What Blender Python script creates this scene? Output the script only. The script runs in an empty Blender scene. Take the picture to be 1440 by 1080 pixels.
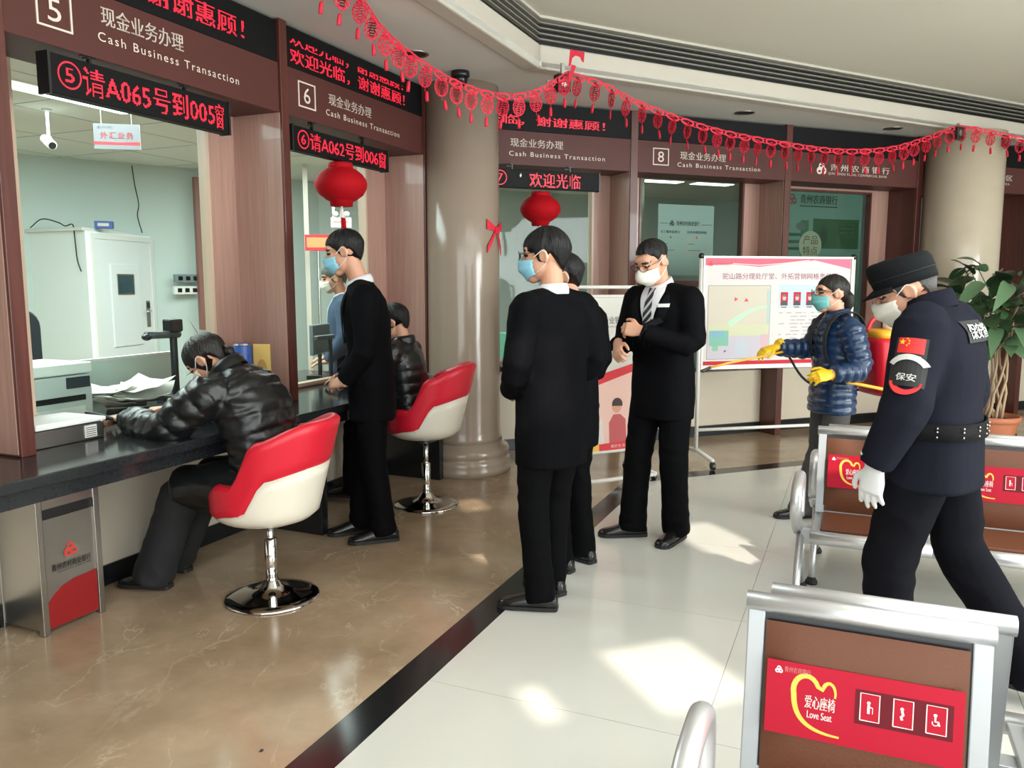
import bpy, math, random
import numpy as np
from mathutils import Vector, Matrix, noise
from mathutils.bvhtree import BVHTree
random.seed(7)
SC = bpy.context.scene
COL = SC.collection
PI = math.pi

# ------------------------------------------------------------------ camera, world, sun, lights, exposure
CAM_H = 1.47
cam_data = bpy.data.cameras.new('camera'); cam_data.lens = 28.125; cam_data.sensor_width = 36; cam_data.clip_start = 0.05
cam = bpy.data.objects.new('camera', cam_data); COL.objects.link(cam)
cam.location = (0, 0, CAM_H); cam.rotation_euler = (math.radians(90 - 7.2), 0, 0)
SC.camera = cam
vs = SC.view_settings
SC.display_settings.display_device = 'sRGB'
vs.view_transform = 'Standard'; vs.look = 'None'; vs.gamma = 1.0; vs.use_curve_mapping = False
vs.exposure = 0.76
SC.cycles.use_denoising = True
SC.cycles.max_bounces = 7; SC.cycles.diffuse_bounces = 4; SC.cycles.glossy_bounces = 4
SC.cycles.transparent_max_bounces = 12; SC.cycles.caustics_reflective = False; SC.cycles.caustics_refractive = False
SC.cycles.sample_clamp_indirect = 6.0

w = bpy.data.worlds.new('sky_world'); SC.world = w; w.use_nodes = True
nt = w.node_tree; nt.nodes.clear()
wo = nt.nodes.new('ShaderNodeOutputWorld'); bg = nt.nodes.new('ShaderNodeBackground'); sk = nt.nodes.new('ShaderNodeTexSky')
sk.sky_type = 'HOSEK_WILKIE'; sk.sun_direction = Vector((0.15, -0.62, 0.77)).normalized(); sk.turbidity = 4.0
bg.inputs[1].default_value = 0.9
nt.links.new(sk.outputs[0], bg.inputs[0]); nt.links.new(bg.outputs[0], wo.inputs[0])

def light(name, kind, loc, rot, energy, color=(1, 1, 1), size=None, size_y=None, angle=None):
    d = bpy.data.lights.new(name, kind); d.energy = energy; d.color = color
    if kind == 'AREA':
        d.shape = 'RECTANGLE'; d.size = size; d.size_y = size_y or size
    if angle is not None: d.angle = angle
    o = bpy.data.objects.new(name, d); COL.objects.link(o); o.location = loc; o.rotation_euler = rot
    return o

SUN_EL = math.radians(50.0); SUN_DIR = Vector((-0.24, 0.97, 0)).normalized() * math.cos(SUN_EL) + Vector((0, 0, -math.sin(SUN_EL)))
sun = light('sun', 'SUN', (2, -8, 8), (0, 0, 0), 2.6, (1, .93, .82), angle=math.radians(1.2))
sun.rotation_euler = SUN_DIR.to_track_quat('-Z', 'Y').to_euler()
# roof, front and side fills added out of view; ceiling lamps of the teller room
light('roof_fill', 'AREA', (3.0, 1.2, 3.22), (0, 0, 0), 95, (.93, .975, 1.0), 4.5, 3.5)
light('front_fill', 'AREA', (2.0, -1.3, 1.7), (math.radians(90), 0, 0), 150, (.93, .975, 1.0), 8.0, 2.8)
light('side_fill', 'AREA', (7.6, .75, 1.6), (math.radians(84), 0, math.radians(62)), 270, (.94, .98, 1.0), 3.4, 2.4)
light('teller_room_lamp', 'AREA', (-3.1, 5.1, 2.71), (0, 0, math.radians(66.7)), 118, (.93, 1.0, 1.0), 3.4, 1.6)
light('teller_room_lamp', 'AREA', (-1.6, 7.8, 2.72), (0, 0, math.radians(45)), 46, (.93, 1.0, 1.0), 2.0, 1.4)
light('office_lamp', 'AREA', (3.0, 9.0, 2.72), (0, 0, math.radians(21.7)), 5, (.95, 1.0, .98), 3.0, 1.0)

# ------------------------------------------------------------------ frames: A = teller wall on the left, B = far wall, N = benches
AA = math.atan2(.9185, .3955); AB = math.atan2(.3698, .9291); AN = math.atan2(-.3955, .9185)
MA = Matrix.Rotation(AA, 4, 'Z'); MB_ = Matrix.Rotation(AB, 4, 'Z'); MN = Matrix.Rotation(AN, 4, 'Z'); MI = Matrix.Identity(4)
def FA(s, d, z=0.0): return MA @ Vector((s, d, z))
def FB(s, d, z=0.0): return MB_ @ Vector((s, d, z))

# ------------------------------------------------------------------ materials
MATS = {}
def srgb(r, g, b):
    f = lambda c: c / 12.92 if c <= .04045 else ((c + .055) / 1.055) ** 2.4
    return (f(r / 255), f(g / 255), f(b / 255), 1)
def mat(name, col, rough=.5, metal=0., spec=.5, bump=0., bscale=60., var=0., vscale=8., coat=0., emit=None, estr=0., stretch=None, sheen=0.):
    if name in MATS: return MATS[name]
    m = bpy.data.materials.new(name); m.use_nodes = True; t = m.node_tree; b = t.nodes['Principled BSDF']
    b.inputs['Base Color'].default_value = col; b.inputs['Roughness'].default_value = rough; b.inputs['Metallic'].default_value = metal
    b.inputs['Specular IOR Level'].default_value = spec; b.inputs['Coat Weight'].default_value = coat; b.inputs['Sheen Weight'].default_value = sheen
    if emit: b.inputs['Emission Color'].default_value = emit; b.inputs['Emission Strength'].default_value = estr
    if bump or var:
        tc = t.nodes.new('ShaderNodeTexCoord'); mp = t.nodes.new('ShaderNodeMapping'); t.links.new(tc.outputs['Object'], mp.inputs[0])
        if stretch: mp.inputs['Scale'].default_value = stretch
    if var:
        n = t.nodes.new('ShaderNodeTexNoise'); n.inputs['Scale'].default_value = vscale; n.inputs['Detail'].default_value = 6
        t.links.new(mp.outputs[0], n.inputs['Vector'])
        mx = t.nodes.new('ShaderNodeMix'); mx.data_type = 'RGBA'
        mx.inputs['A'].default_value = tuple(c * (1 - var) for c in col[:3]) + (1,); mx.inputs['B'].default_value = tuple(min(1, c * (1 + var)) for c in col[:3]) + (1,)
        t.links.new(n.outputs['Fac'], mx.inputs['Factor']); t.links.new(mx.outputs['Result'], b.inputs['Base Color'])
    if bump:
        n2 = t.nodes.new('ShaderNodeTexNoise'); n2.inputs['Scale'].default_value = bscale; n2.inputs['Detail'].default_value = 4
        t.links.new(mp.outputs[0], n2.inputs['Vector'])
        bp = t.nodes.new('ShaderNodeBump'); bp.inputs['Strength'].default_value = bump; bp.inputs['Distance'].default_value = .01
        t.links.new(n2.outputs['Fac'], bp.inputs['Height']); t.links.new(bp.outputs[0], b.inputs['Normal'])
    MATS[name] = m; return m

def glass_mat(name, tint=(.93, .98, .96, 1), refl=1.0, rough=.02):
    if name in MATS: return MATS[name]
    m = bpy.data.materials.new(name); m.use_nodes = True; t = m.node_tree; t.nodes.clear(); N = t.nodes.new; L = t.links.new
    o = N('ShaderNodeOutputMaterial'); mx = N('ShaderNodeMixShader'); tr = N('ShaderNodeBsdfTransparent'); gl = N('ShaderNodeBsdfGlossy')
    lw = N('ShaderNodeLayerWeight'); lw.inputs[0].default_value = .5
    pw = N('ShaderNodeMath'); pw.operation = 'POWER'; pw.inputs[1].default_value = 4.0; L(lw.outputs['Facing'], pw.inputs[0])
    ma = N('ShaderNodeMath'); ma.operation = 'MULTIPLY_ADD'; ma.inputs[1].default_value = .8; ma.inputs[2].default_value = .010 * refl; L(pw.outputs[0], ma.inputs[0])
    tr.inputs[0].default_value = tint; gl.inputs['Roughness'].default_value = rough
    L(ma.outputs[0], mx.inputs[0]); L(tr.outputs[0], mx.inputs[1]); L(gl.outputs[0], mx.inputs[2]); L(mx.outputs[0], o.inputs[0])
    MATS[name] = m; return m

def marble_mat(name, base, dark, vein, rough, scale=1.6):
    m = bpy.data.materials.new(name); m.use_nodes = True; t = m.node_tree; b = t.nodes['Principled BSDF']; N = t.nodes.new; L = t.links.new
    tc = N('ShaderNodeTexCoord'); n1 = N('ShaderNodeTexNoise'); n1.inputs['Scale'].default_value = scale; n1.inputs['Detail'].default_value = 9; n1.inputs['Roughness'].default_value = .62
    L(tc.outputs['Object'], n1.inputs['Vector'])
    r1 = N('ShaderNodeValToRGB'); r1.color_ramp.elements[0].position = .34; r1.color_ramp.elements[1].position = .68
    r1.color_ramp.elements[0].color = dark; r1.color_ramp.elements[1].color = base; L(n1.outputs['Fac'], r1.inputs[0])
    tot = None
    for sc_, ds, wd in ((scale * .8, .35, .007), (scale * 2.1, .5, .010)):
        n2 = N('ShaderNodeTexNoise'); n2.inputs['Scale'].default_value = sc_; n2.inputs['Detail'].default_value = 7; n2.inputs['Roughness'].default_value = .55; n2.inputs['Distortion'].default_value = ds
        mp = N('ShaderNodeMapping'); mp.inputs['Rotation'].default_value = (0, 0, .5); mp.inputs['Scale'].default_value = (1, .55, 1); L(tc.outputs['Object'], mp.inputs[0]); L(mp.outputs[0], n2.inputs['Vector'])
        ab = N('ShaderNodeMath'); ab.operation = 'SUBTRACT'; ab.inputs[1].default_value = .5; L(n2.outputs['Fac'], ab.inputs[0])
        ab2 = N('ShaderNodeMath'); ab2.operation = 'ABSOLUTE'; L(ab.outputs[0], ab2.inputs[0])
        r2 = N('ShaderNodeValToRGB'); r2.color_ramp.elements[0].position = .0; r2.color_ramp.elements[1].position = wd
        r2.color_ramp.elements[0].color = (.55, .55, .55, 1); r2.color_ramp.elements[1].color = (0, 0, 0, 1); L(ab2.outputs[0], r2.inputs[0])
        n3 = N('ShaderNodeTexNoise'); n3.inputs['Scale'].default_value = sc_ * 1.7; n3.inputs['Detail'].default_value = 3; L(tc.outputs['Object'], n3.inputs['Vector'])
        r3 = N('ShaderNodeValToRGB'); r3.color_ramp.elements[0].position = .45; r3.color_ramp.elements[1].position = .7; L(n3.outputs['Fac'], r3.inputs[0])
        mu = N('ShaderNodeMath'); mu.operation = 'MULTIPLY'; L(r2.outputs[0], mu.inputs[0]); L(r3.outputs[0], mu.inputs[1])
        if tot is None: tot = mu
        else: mxm = N('ShaderNodeMath'); mxm.operation = 'MAXIMUM'; L(tot.outputs[0], mxm.inputs[0]); L(mu.outputs[0], mxm.inputs[1]); tot = mxm
    mx = N('ShaderNodeMix'); mx.data_type = 'RGBA'; L(tot.outputs[0], mx.inputs['Factor']); L(r1.outputs[0], mx.inputs['A']); mx.inputs['B'].default_value = vein
    L(mx.outputs['Result'], b.inputs['Base Color']); b.inputs['Roughness'].default_value = rough; b.inputs['Specular IOR Level'].default_value = .5
    MATS[name] = m; return m

def wood_mat(name, base, dark, rough=.32, stretch=(26, 26, .9), coat=.2):
    m = bpy.data.materials.new(name); m.use_nodes = True; t = m.node_tree; b = t.nodes['Principled BSDF']; N = t.nodes.new; L = t.links.new
    tc = N('ShaderNodeTexCoord'); mp = N('ShaderNodeMapping'); mp.inputs['Scale'].default_value = stretch; L(tc.outputs['Object'], mp.inputs[0])
    n1 = N('ShaderNodeTexNoise'); n1.inputs['Scale'].default_value = 2.2; n1.inputs['Detail'].default_value = 8; n1.inputs['Distortion'].default_value = .6; L(mp.outputs[0], n1.inputs['Vector'])
    r1 = N('ShaderNodeValToRGB'); r1.color_ramp.elements[0].position = .3; r1.color_ramp.elements[1].position = .7; r1.color_ramp.elements[0].color = dark; r1.color_ramp.elements[1].color = base
    L(n1.outputs['Fac'], r1.inputs[0]); L(r1.outputs[0], b.inputs['Base Color']); b.inputs['Roughness'].default_value = rough; b.inputs['Coat Weight'].default_value = coat
    MATS[name] = m; return m

M_wall = mat('room_wall_paint', srgb(198, 211, 206), .6, var=.03, vscale=2)
M_ceil = mat('hall_ceiling_paint', srgb(214, 212, 204), .7, var=.03, vscale=1.5)
M_ceil_in = mat('teller_ceiling_tile', srgb(228, 232, 226), .7, bump=.1, bscale=90)
M_fascia = mat('fascia_plaster', srgb(190, 183, 170), .55, var=.03, vscale=2)
M_upper = mat('upper_ceiling_plaster', srgb(214, 209, 193), .6, var=.04, vscale=1.2)
M_slot = mat('vent_slot_black', (.006, .006, .006, 1), .6)
M_brown = marble_mat('brown_marble', srgb(186, 162, 134), srgb(146, 123, 98), srgb(214, 198, 172), .16, 1.5)
M_black = mat('black_granite', (.012, .012, .012, 1), .15, var=.5, vscale=60)
M_white = mat('white_floor_tile', srgb(206, 204, 196), .16, var=.03, vscale=3)
M_grout = mat('tile_joint', srgb(150, 148, 140), .7)
M_wood = wood_mat('light_wood_veneer', srgb(178, 141, 127), srgb(161, 124, 111))
M_fin = wood_mat('dark_red_wood', srgb(96, 48, 40), srgb(72, 35, 29), .35, coat=.15)
M_sign = mat('sign_panel_brown', srgb(84, 46, 42), .5, spec=.3, var=.06, vscale=3)
M_cream = mat('sign_letter_cream', srgb(222, 208, 196), .5)
M_ledbody = mat('led_housing_black', (.004, .004, .0045, 1), .6, spec=.2)
M_led = mat('led_dot_red', (.3, .01, .02, 1), .4, emit=(1, .02, .05, 1), estr=.85)
M_granite = mat('dark_granite_top', srgb(34, 36, 38), .14, var=.45, vscale=70)
M_stonewall = mat('beige_wall_marble', srgb(214, 201, 182), .3, var=.07, vscale=2.5)
M_kick = mat('kickboard_black', (.01, .011, .012, 1), .25)
M_col = mat('column_marble', srgb(150, 134, 119), .16, var=.06, vscale=3, stretch=(1, 1, 2.5))
M_col_lit = mat('lit_column_marble', srgb(190, 176, 156), .18, var=.06, vscale=3, stretch=(1, 1, 2.5))  # column marble lightened: side light on the right column put into its colour
M_glass = glass_mat('teller_glass', (.90, .96, .94, 1))
M_glassg = glass_mat('green_office_glass', (.80, .87, .84, 1), 1.2)
M_steel = mat('brushed_steel', (.42, .40, .37, 1), .3, 1.0, bump=.04, bscale=200, stretch=(1, 1, .02))
M_alu = mat('bench_aluminium', (.72, .72, .73, 1), .36, .72)
M_alu_plate = mat('bench_frame_silver', srgb(176, 178, 180), .4, .35)
M_chrome = mat('chrome', (.75, .74, .72, 1), .07, 1.0)
M_leather = mat('brown_bench_leather', srgb(98, 58, 38), .5, spec=.3, bump=.12, bscale=220)
M_red = mat('red_upholstery', srgb(206, 26, 48), .38, bump=.06, bscale=300)
M_shell = mat('white_chair_shell', srgb(222, 214, 198), .3)
M_redpaper = mat('red_paper', srgb(214, 30, 58), .6)
M_redsilk = mat('red_lantern_fabric', srgb(172, 12, 24), .75, spec=.15, bump=.1, bscale=40)
M_whitepl = mat('white_plastic', srgb(232, 232, 228), .35)
M_whitepaint = mat('white_painted_metal', srgb(226, 224, 218), .3)
M_blackpl = mat('black_plastic', (.012, .012, .013, 1), .35)
M_darkblk = mat('matt_black_rubber', (.01, .01, .01, 1), .7)
M_paper = mat('white_paper', srgb(216, 213, 206), .7, spec=.2)

# ------------------------------------------------------------------ mesh collecting helpers
class MB:
    def __init__(self): self.v = []; self.f = []
    def add(self, vs, fs):
        n = len(self.v); self.v += [tuple(p) for p in vs]; self.f += [tuple(i + n for i in f) for f in fs]; return self
    def box(self, x0, x1, y0, y1, z0, z1):
        return self.add([(x0, y0, z0), (x1, y0, z0), (x1, y1, z0), (x0, y1, z0), (x0, y0, z1), (x1, y0, z1), (x1, y1, z1), (x0, y1, z1)],
                        [(0, 3, 2, 1), (4, 5, 6, 7), (0, 1, 5, 4), (1, 2, 6, 5), (2, 3, 7, 6), (3, 0, 4, 7)])
    def quad(self, a, b, c, d): return self.add([a, b, c, d], [(0, 1, 2, 3)])
    def prism(self, poly, z0, z1):
        n = len(poly)
        return self.add([(p[0], p[1], z0) for p in poly] + [(p[0], p[1], z1) for p in poly],
                        [tuple(range(n - 1, -1, -1)), tuple(range(n, 2 * n))] + [(i, (i + 1) % n, n + (i + 1) % n, n + i) for i in range(n)])
    def rings(self, rs, cap=True, closed=True):
        n = len(rs[0]); b = len(self.v); self.v += [tuple(p) for r in rs for p in r]
        for i in range(len(rs) - 1):
            for j in range(n if closed else n - 1):
                k = (j + 1) % n; self.f.append((b + i * n + j, b + i * n + k, b + (i + 1) * n + k, b + (i + 1) * n + j))
        if cap and closed:
            self.f.append(tuple(b + j for j in range(n - 1, -1, -1))); e = b + (len(rs) - 1) * n; self.f.append(tuple(e + j for j in range(n)))
        return self
    def lathe(self, prof, n=24, c=(0, 0, 0), cap=True):
        return self.rings([[(c[0] + r * math.cos(2 * PI * j / n), c[1] + r * math.sin(2 * PI * j / n), c[2] + z) for j in range(n)] for r, z in prof], cap)
    def tube(self, pts, rad, n=8, ref=None, ry=None, cap=True, e=2.0):
        """swept tube; rad is a number or a list; ry the second half-width"""
        pts = [Vector(p) for p in pts]; m = len(pts)
        R = list(rad) if hasattr(rad, '__len__') else [rad] * m
        Q = R if ry is None else (list(ry) if hasattr(ry, '__len__') else [ry] * m)
        T = []
        for i in range(m):
            d = (pts[min(i + 1, m - 1)] - pts[max(i - 1, 0)]); T.append(d.normalized() if d.length > 1e-9 else Vector((0, 0, 1)))
        u = Vector(ref) if ref is not None else (Vector((0, 0, 1)) if abs(T[0].z) < .9 else Vector((1, 0, 0)))
        rs = []
        for i in range(m):
            u = (u - T[i] * u.dot(T[i]));  u = u.normalized() if u.length > 1e-6 else T[i].orthogonal().normalized()
            v = T[i].cross(u); ring = []
            for j in range(n):
                a = 2 * PI * j / n; ca, sa = math.cos(a), math.sin(a)
                if e != 2.0: ca = math.copysign(abs(ca) ** (2 / e), ca); sa = math.copysign(abs(sa) ** (2 / e), sa)
                ring.append(pts[i] + u * (R[i] * ca) + v * (Q[i] * sa))
            rs.append(ring)
        return self.rings(rs, cap)
    def ell(self, c, r, M=None, nu=16, nv=10):
        c = Vector(c); rs = []
        for i in range(nv + 1):
            t = -PI / 2 + PI * i / nv; t = max(-PI / 2 + .02, min(PI / 2 - .02, t)); ring = []
            for j in range(nu):
                a = 2 * PI * j / nu; p = Vector((r[0] * math.cos(t) * math.cos(a), r[1] * math.cos(t) * math.sin(a), r[2] * math.sin(t)))
                if M is not None: p = M @ p
                ring.append(c + p)
            rs.append(ring)
        return self.rings(rs)
    def xf(self, M, start=0):
        for i in range(start, len(self.v)): self.v[i] = tuple(M @ Vector(self.v[i]))
        return self
    def mesh(self, name, smooth=False):
        me = bpy.data.meshes.new(name); me.from_pydata(self.v, [], self.f); me.update()
        if smooth: me.shade_smooth()
        return me

def link(name, me, m, parent=None, M=None, bevel=0, seg=2, smooth_by_angle=None):
    o = bpy.data.objects.new(name, me); COL.objects.link(o)
    if m is not None:
        o.data.materials.clear()
        for mm in (m if isinstance(m, (list, tuple)) else [m]): o.data.materials.append(mm)
    if parent is not None: o.parent = parent
    if M is not None: o.matrix_local = M
    if bevel:
        b = o.modifiers.new('bevel', 'BEVEL'); b.width = bevel; b.segments = seg; b.limit_method = 'ANGLE'; b.angle_limit = math.radians(40)
    return o
def part(name, mb, m, parent=None, M=None, smooth=False, bevel=0, seg=2):
    return link(name, mb.mesh(name, smooth), m, parent, M, bevel, seg)
def tag(o, label, cat, group=None):
    o['label'] = label; o['category'] = cat
    if group: o['group'] = group
    return o
def struct(o): o['kind'] = 'structure'; return o
def stuff(o): o['kind'] = 'stuff'; return o
def thing(name, label, cat, M=None, group=None):
    o = bpy.data.objects.new(name, None); COL.objects.link(o); o.empty_display_size = .1
    if M is not None: o.matrix_world = M
    return tag(o, label, cat, group)
def at(M, x, y, z=0, rz=0): return M @ Matrix.Translation((x, y, z)) @ Matrix.Rotation(rz, 4, 'Z')
def clone(o, parent=None):
    c = o.copy(); COL.objects.link(c)
    if parent is not None: c.parent = parent
    for ch in list(o.children): clone(ch, c)
    return c

_tc = {}
def text_data(s, size=1.0, align='LEFT', shear=0.0, space=1.0, bold=0.0):
    """flat triangulated lettering: (verts Nx2, faces)"""
    k = (s, align, shear, space, bold)
    if k not in _tc:
        c = bpy.data.curves.new('lettering', 'FONT'); c.body = s; c.align_x = align; c.shear = shear; c.space_character = space; c.offset = bold; c.resolution_u = 3
        o = bpy.data.objects.new('lettering', c); COL.objects.link(o)
        me = bpy.data.meshes.new_from_object(o.evaluated_get(bpy.context.evaluated_depsgraph_get()))
        me.calc_loop_triangles()
        _tc[k] = (np.array([v.co[:2] for v in me.vertices]).reshape(-1, 2), [tuple(t.vertices) for t in me.loop_triangles])
        bpy.data.objects.remove(o); bpy.data.curves.remove(c); bpy.data.meshes.remove(me)
    v, f = _tc[k]; return v * size, f
def fit_text(s, x0, x1, y0, y1, **kw):
    """lettering stretched to fill a rectangle"""
    bold = kw.pop('bold', 0.0); v, f = text_data(s, **kw)
    if len(v) == 0: return v, f
    if bold:   # heavier strokes: the same outline twice, a hair apart
        n = len(v); v = np.concatenate([v - [bold, 0], v + [bold, 0]]); f = f + [tuple(i + n for i in t) for t in f]
    a, b = v.min(0), v.max(0)
    q = (v - a) / np.maximum(b - a, 1e-6); q = np.stack([x0 + q[:, 0] * (x1 - x0), y0 + q[:, 1] * (y1 - y0)], 1)
    return q, f
def wall_text(name, parent, m, s, x0, x1, z0, z1, y, **kw):
    """lettering in the x-z plane of the parent, readable from -y"""
    q, f = fit_text(s, x0, x1, z0, z1, **kw)
    mb = MB(); mb.add([(p[0], y, p[1]) for p in q], f); return part(name, mb, m, parent)
def raster(q, f, x0, x1, z0, z1, nx, nz):
    hit = np.zeros((nz, nx), bool); gx = x0 + (np.arange(nx) + .5) * (x1 - x0) / nx; gz = z0 + (np.arange(nz) + .5) * (z1 - z0) / nz
    for t in f:
        a, b, c = q[list(t)]
        i0, i1 = np.searchsorted(gx, min(a[0], b[0], c[0])), np.searchsorted(gx, max(a[0], b[0], c[0]))
        j0, j1 = np.searchsorted(gz, min(a[1], b[1], c[1])), np.searchsorted(gz, max(a[1], b[1], c[1]))
        if i0 >= i1 or j0 >= j1: continue
        X, Z = np.meshgrid(gx[i0:i1], gz[j0:j1])
        d = (b[1] - c[1]) * (a[0] - c[0]) + (c[0] - b[0]) * (a[1] - c[1])
        if abs(d) < 1e-12: continue
        u = ((b[1] - c[1]) * (X - c[0]) + (c[0] - b[0]) * (Z - c[1])) / d; v = ((c[1] - a[1]) * (X - c[0]) + (a[0] - c[0]) * (Z - c[1])) / d
        hit[j0:j1, i0:i1] |= (u >= 0) & (v >= 0) & (u + v <= 1)
    return hit, gx, gz
def led_text(parent, s, x0, x1, z0, z1, y, rows=20, keep=None, bold=.012, sub=2):
    """lit diodes of a red matrix display spelling s"""
    q, f = fit_text(s, x0, x1, z0, z1, bold=bold); px = (z1 - z0) / rows; nx = max(8, int((x1 - x0) / px))
    hit, gx, gz = raster(q, f, x0, x1, z0, z1, nx, rows); mb = MB(); r = px * .44
    for j, i in zip(*np.nonzero(hit)):
        if keep and not keep(j / rows): continue
        x, z = gx[i], gz[j]; mb.quad((x - r, y, z - r), (x + r, y, z - r), (x + r, y, z + r), (x - r, y, z + r))
    return stuff(part('lit_diodes', mb, M_led, parent))
def logo(name, parent, m, cx, cz, r, y, flat=None):
    """three interlocked loops"""
    mb = MB()
    for k in range(3):
        a = PI / 2 + k * 2 * PI / 3; ox, oz = cx + .45 * r * math.cos(a), cz + .45 * r * math.sin(a); n = 20
        ro, ri = .55 * r, .27 * r
        vs = [(ox + ro * math.cos(2 * PI * j / n), y - .0004 * k, oz + ro * math.sin(2 * PI * j / n)) for j in range(n)] + \
             [(ox + ri * math.cos(2 * PI * j / n + .3) + .1 * r * math.cos(a + 1.2), y - .0004 * k, oz + ri * .6 * math.sin(2 * PI * j / n + .3) + .1 * r * math.sin(a + 1.2)) for j in range(n)]
        mb.add(vs, [(j, (j + 1) % n, n + (j + 1) % n, n + j) for j in range(n)])
    return part(name, mb, m, parent)
def flat_poly(pts, y): mb = MB(); mb.add([(p[0], y, p[1]) for p in pts], [tuple(range(len(pts)))]); return mb
def ribbon2d(pts, wd, y):
    """flat stroked line in the x-z plane; wd number or list"""
    n = len(pts); L = []; R = []
    for i in range(n):
        a = Vector(pts[max(i - 1, 0)]); b = Vector(pts[min(i + 1, n - 1)]); t = (b - a).normalized(); h = (wd[i] if hasattr(wd, '__len__') else wd) / 2
        L.append((pts[i][0] - t.y * h, y, pts[i][1] + t.x * h)); R.append((pts[i][0] + t.y * h, y, pts[i][1] - t.x * h))
    mb = MB(); mb.add(L + R, [(i, n + i, n + i + 1, i + 1) for i in range(n - 1)]); return mb

def catmull(P, n):
    P = [Vector(p) for p in P]; P = [P[0] * 2 - P[1]] + P + [P[-1] * 2 - P[-2]]; out = []
    for i in range(1, len(P) - 2):
        for k in range(n):
            t = k / n; a, b, c, d = P[i - 1:i + 3]
            out.append(.5 * ((2 * b) + (c - a) * t + (2 * a - 5 * b + 4 * c - d) * t * t + (3 * b - a - 3 * c + d) * t ** 3))
    return out + [P[-2]]
def panel_with_holes(x0, x1, z0, z1, y0, y1, holes):
    xs = sorted({x0, x1, *[h[0] for h in holes], *[h[1] for h in holes]}); zs = sorted({z0, z1, *[h[2] for h in holes], *[h[3] for h in holes]})
    xs = [x for x in xs if x0 <= x <= x1]; zs = [z for z in zs if z0 <= z <= z1]; mb = MB()
    for i in range(len(xs) - 1):
        run = None
        for j in range(len(zs) - 1):
            cx, cz = (xs[i] + xs[i + 1]) / 2, (zs[j] + zs[j + 1]) / 2
            solid = not any(h[0] < cx < h[1] and h[2] < cz < h[3] for h in holes)
            if solid and run is None: run = zs[j]
            if run is not None and (not solid or j == len(zs) - 2):
                mb.box(xs[i], xs[i + 1], y0, y1, run, zs[j + 1] if solid else zs[j]); run = None
    return mb
def clip(poly, p, n):
    """keep the side of the line through p where dot(x-p, n) <= 0"""
    out = []
    for i in range(len(poly)):
        a, b = poly[i], poly[(i + 1) % len(poly)]
        da = (a[0] - p[0]) * n[0] + (a[1] - p[1]) * n[1]; db = (b[0] - p[0]) * n[0] + (b[1] - p[1]) * n[1]
        if da <= 0: out.append(a)
        if da * db < 0: t = da / (da - db); out.append((a[0] + (b[0] - a[0]) * t, a[1] + (b[1] - a[1]) * t))
    return out

# ================================================================== STRUCTURE
CORNER = (-.781, 6.707); FC = (.19, 5.66)                       # wall corner; fascia corner
FADIR = Vector((.3955, .9185)); FBDIR = Vector((.879, .477))
FA_END = (FC[0] - FADIR.x * 9.3, FC[1] - FADIR.y * 9.3); FB_END = (FC[0] + FBDIR.x * 8.9, FC[1] + FBDIR.y * 8.9)
a_end = FA(-4.2, 3.37); b_end = FB(11.2, 6.52)

# floor: brown marble slab, white tiles with open joints, black granite border
fl = struct(part('floor', MB().prism([(-9, -4), (9, -4), (9, 14), (-9, 14)], -.06, -.008), M_brown))
mb = MB()
S0 = 1.40; S1 = 1.54                                              # border strip in A frame, d
nB = Vector((-.3698, .9291)); SB0, SB1 = 5.04, 5.19               # border strip in B frame, d
def band(lo, hi): # polygon piece between wall-side and hall-side border lines
    pass
def isect(d, e):  # point with A-distance d and B-distance e
    det = -.9185 * .9291 + .3955 * .3698
    return ((d * .9291 - .3955 * e) / det, (-.9185 * e + .3698 * d) / det)
pa, pb = isect(S0, SB0), isect(S1, SB1)
e0, e1 = FA(-4.2, S0), FA(-4.2, S1); g0, g1 = FB(12, SB0), FB(12, SB1)
gb = MB(); gb.prism([tuple(e0[:2]), pa, pb, tuple(e1[:2])], -.008, 0).prism([pa, tuple(g0[:2]), tuple(g1[:2]), pb], -.008, 0)
part('border_strip', gb, M_black, fl)
bm_ = MB(); bm_.prism([tuple(e1[:2]), pb, CORNER, tuple(FA(-4.2, 3.4)[:2])], -.008, -.0002).prism([pb, tuple(g1[:2]), tuple(FB(12, 6.52)[:2]), CORNER], -.008, -.0002)
part('marble_slab', bm_, M_brown, fl)
part('joint_bed', MB().prism([tuple(e0[:2]), pa, tuple(g0[:2]), (9, -4), (-4, -4)], -.008, -.003), M_grout, fl)
T = 1.0
for i in range(-4, 10):
    for j in range(-11, 2):
        s0, d0 = 2.47 + (i - 2) * T, .40 + j * T; g = .0012
        poly = [tuple(FA(s, d)[:2]) for s, d in ((s0 + g, d0 + g), (s0 + T - g, d0 + g), (s0 + T - g, d0 + T - g), (s0 + g, d0 + T - g))]
        poly = poly[::-1] if False else poly
        for p, n in ((FA(0, S0), (-.9185, .3955)), (FB(0, SB0), (-.3698, .9291)), ((8.2, 0), (1, 0)), ((0, -1.6), (0, -1))):
            poly = clip(poly, p, n)
            if len(poly) < 3: break
        if len(poly) < 3: continue
        c = Vector((sum(p[0] for p in poly) / len(poly), sum(p[1] for p in poly) / len(poly), 0))
        if c.y > 11: continue
        part('floor_tile', MB().prism([(p[0], p[1]) for p in poly], -.004, 0), M_white, fl)

# walls with window openings (A frame: x=s, y=d)
ZT = 2.93
PLN = MB()
wl = struct(part('wall_left', panel_with_holes(-4.2, 5.85, .78, ZT, 3.37, 3.44, [(2.39, 3.535, .79, 2.46), (4.05, 5.10, .79, 2.46), (.74, 1.84, .79, 2.46), (-.9, .2, .79, 2.46)]), M_wood, None, MA))
wb = struct(part('wall_back', panel_with_holes(1.755, 12, 0, ZT, 6.52, 6.59, [(2.2, 3.38, .79, 2.46), (3.85, 5.01, .62, 2.46), (5.50, 6.62, .62, 2.40), (7.2, 8.3, .62, 2.40)]), M_wood, None, MB_))
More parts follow.
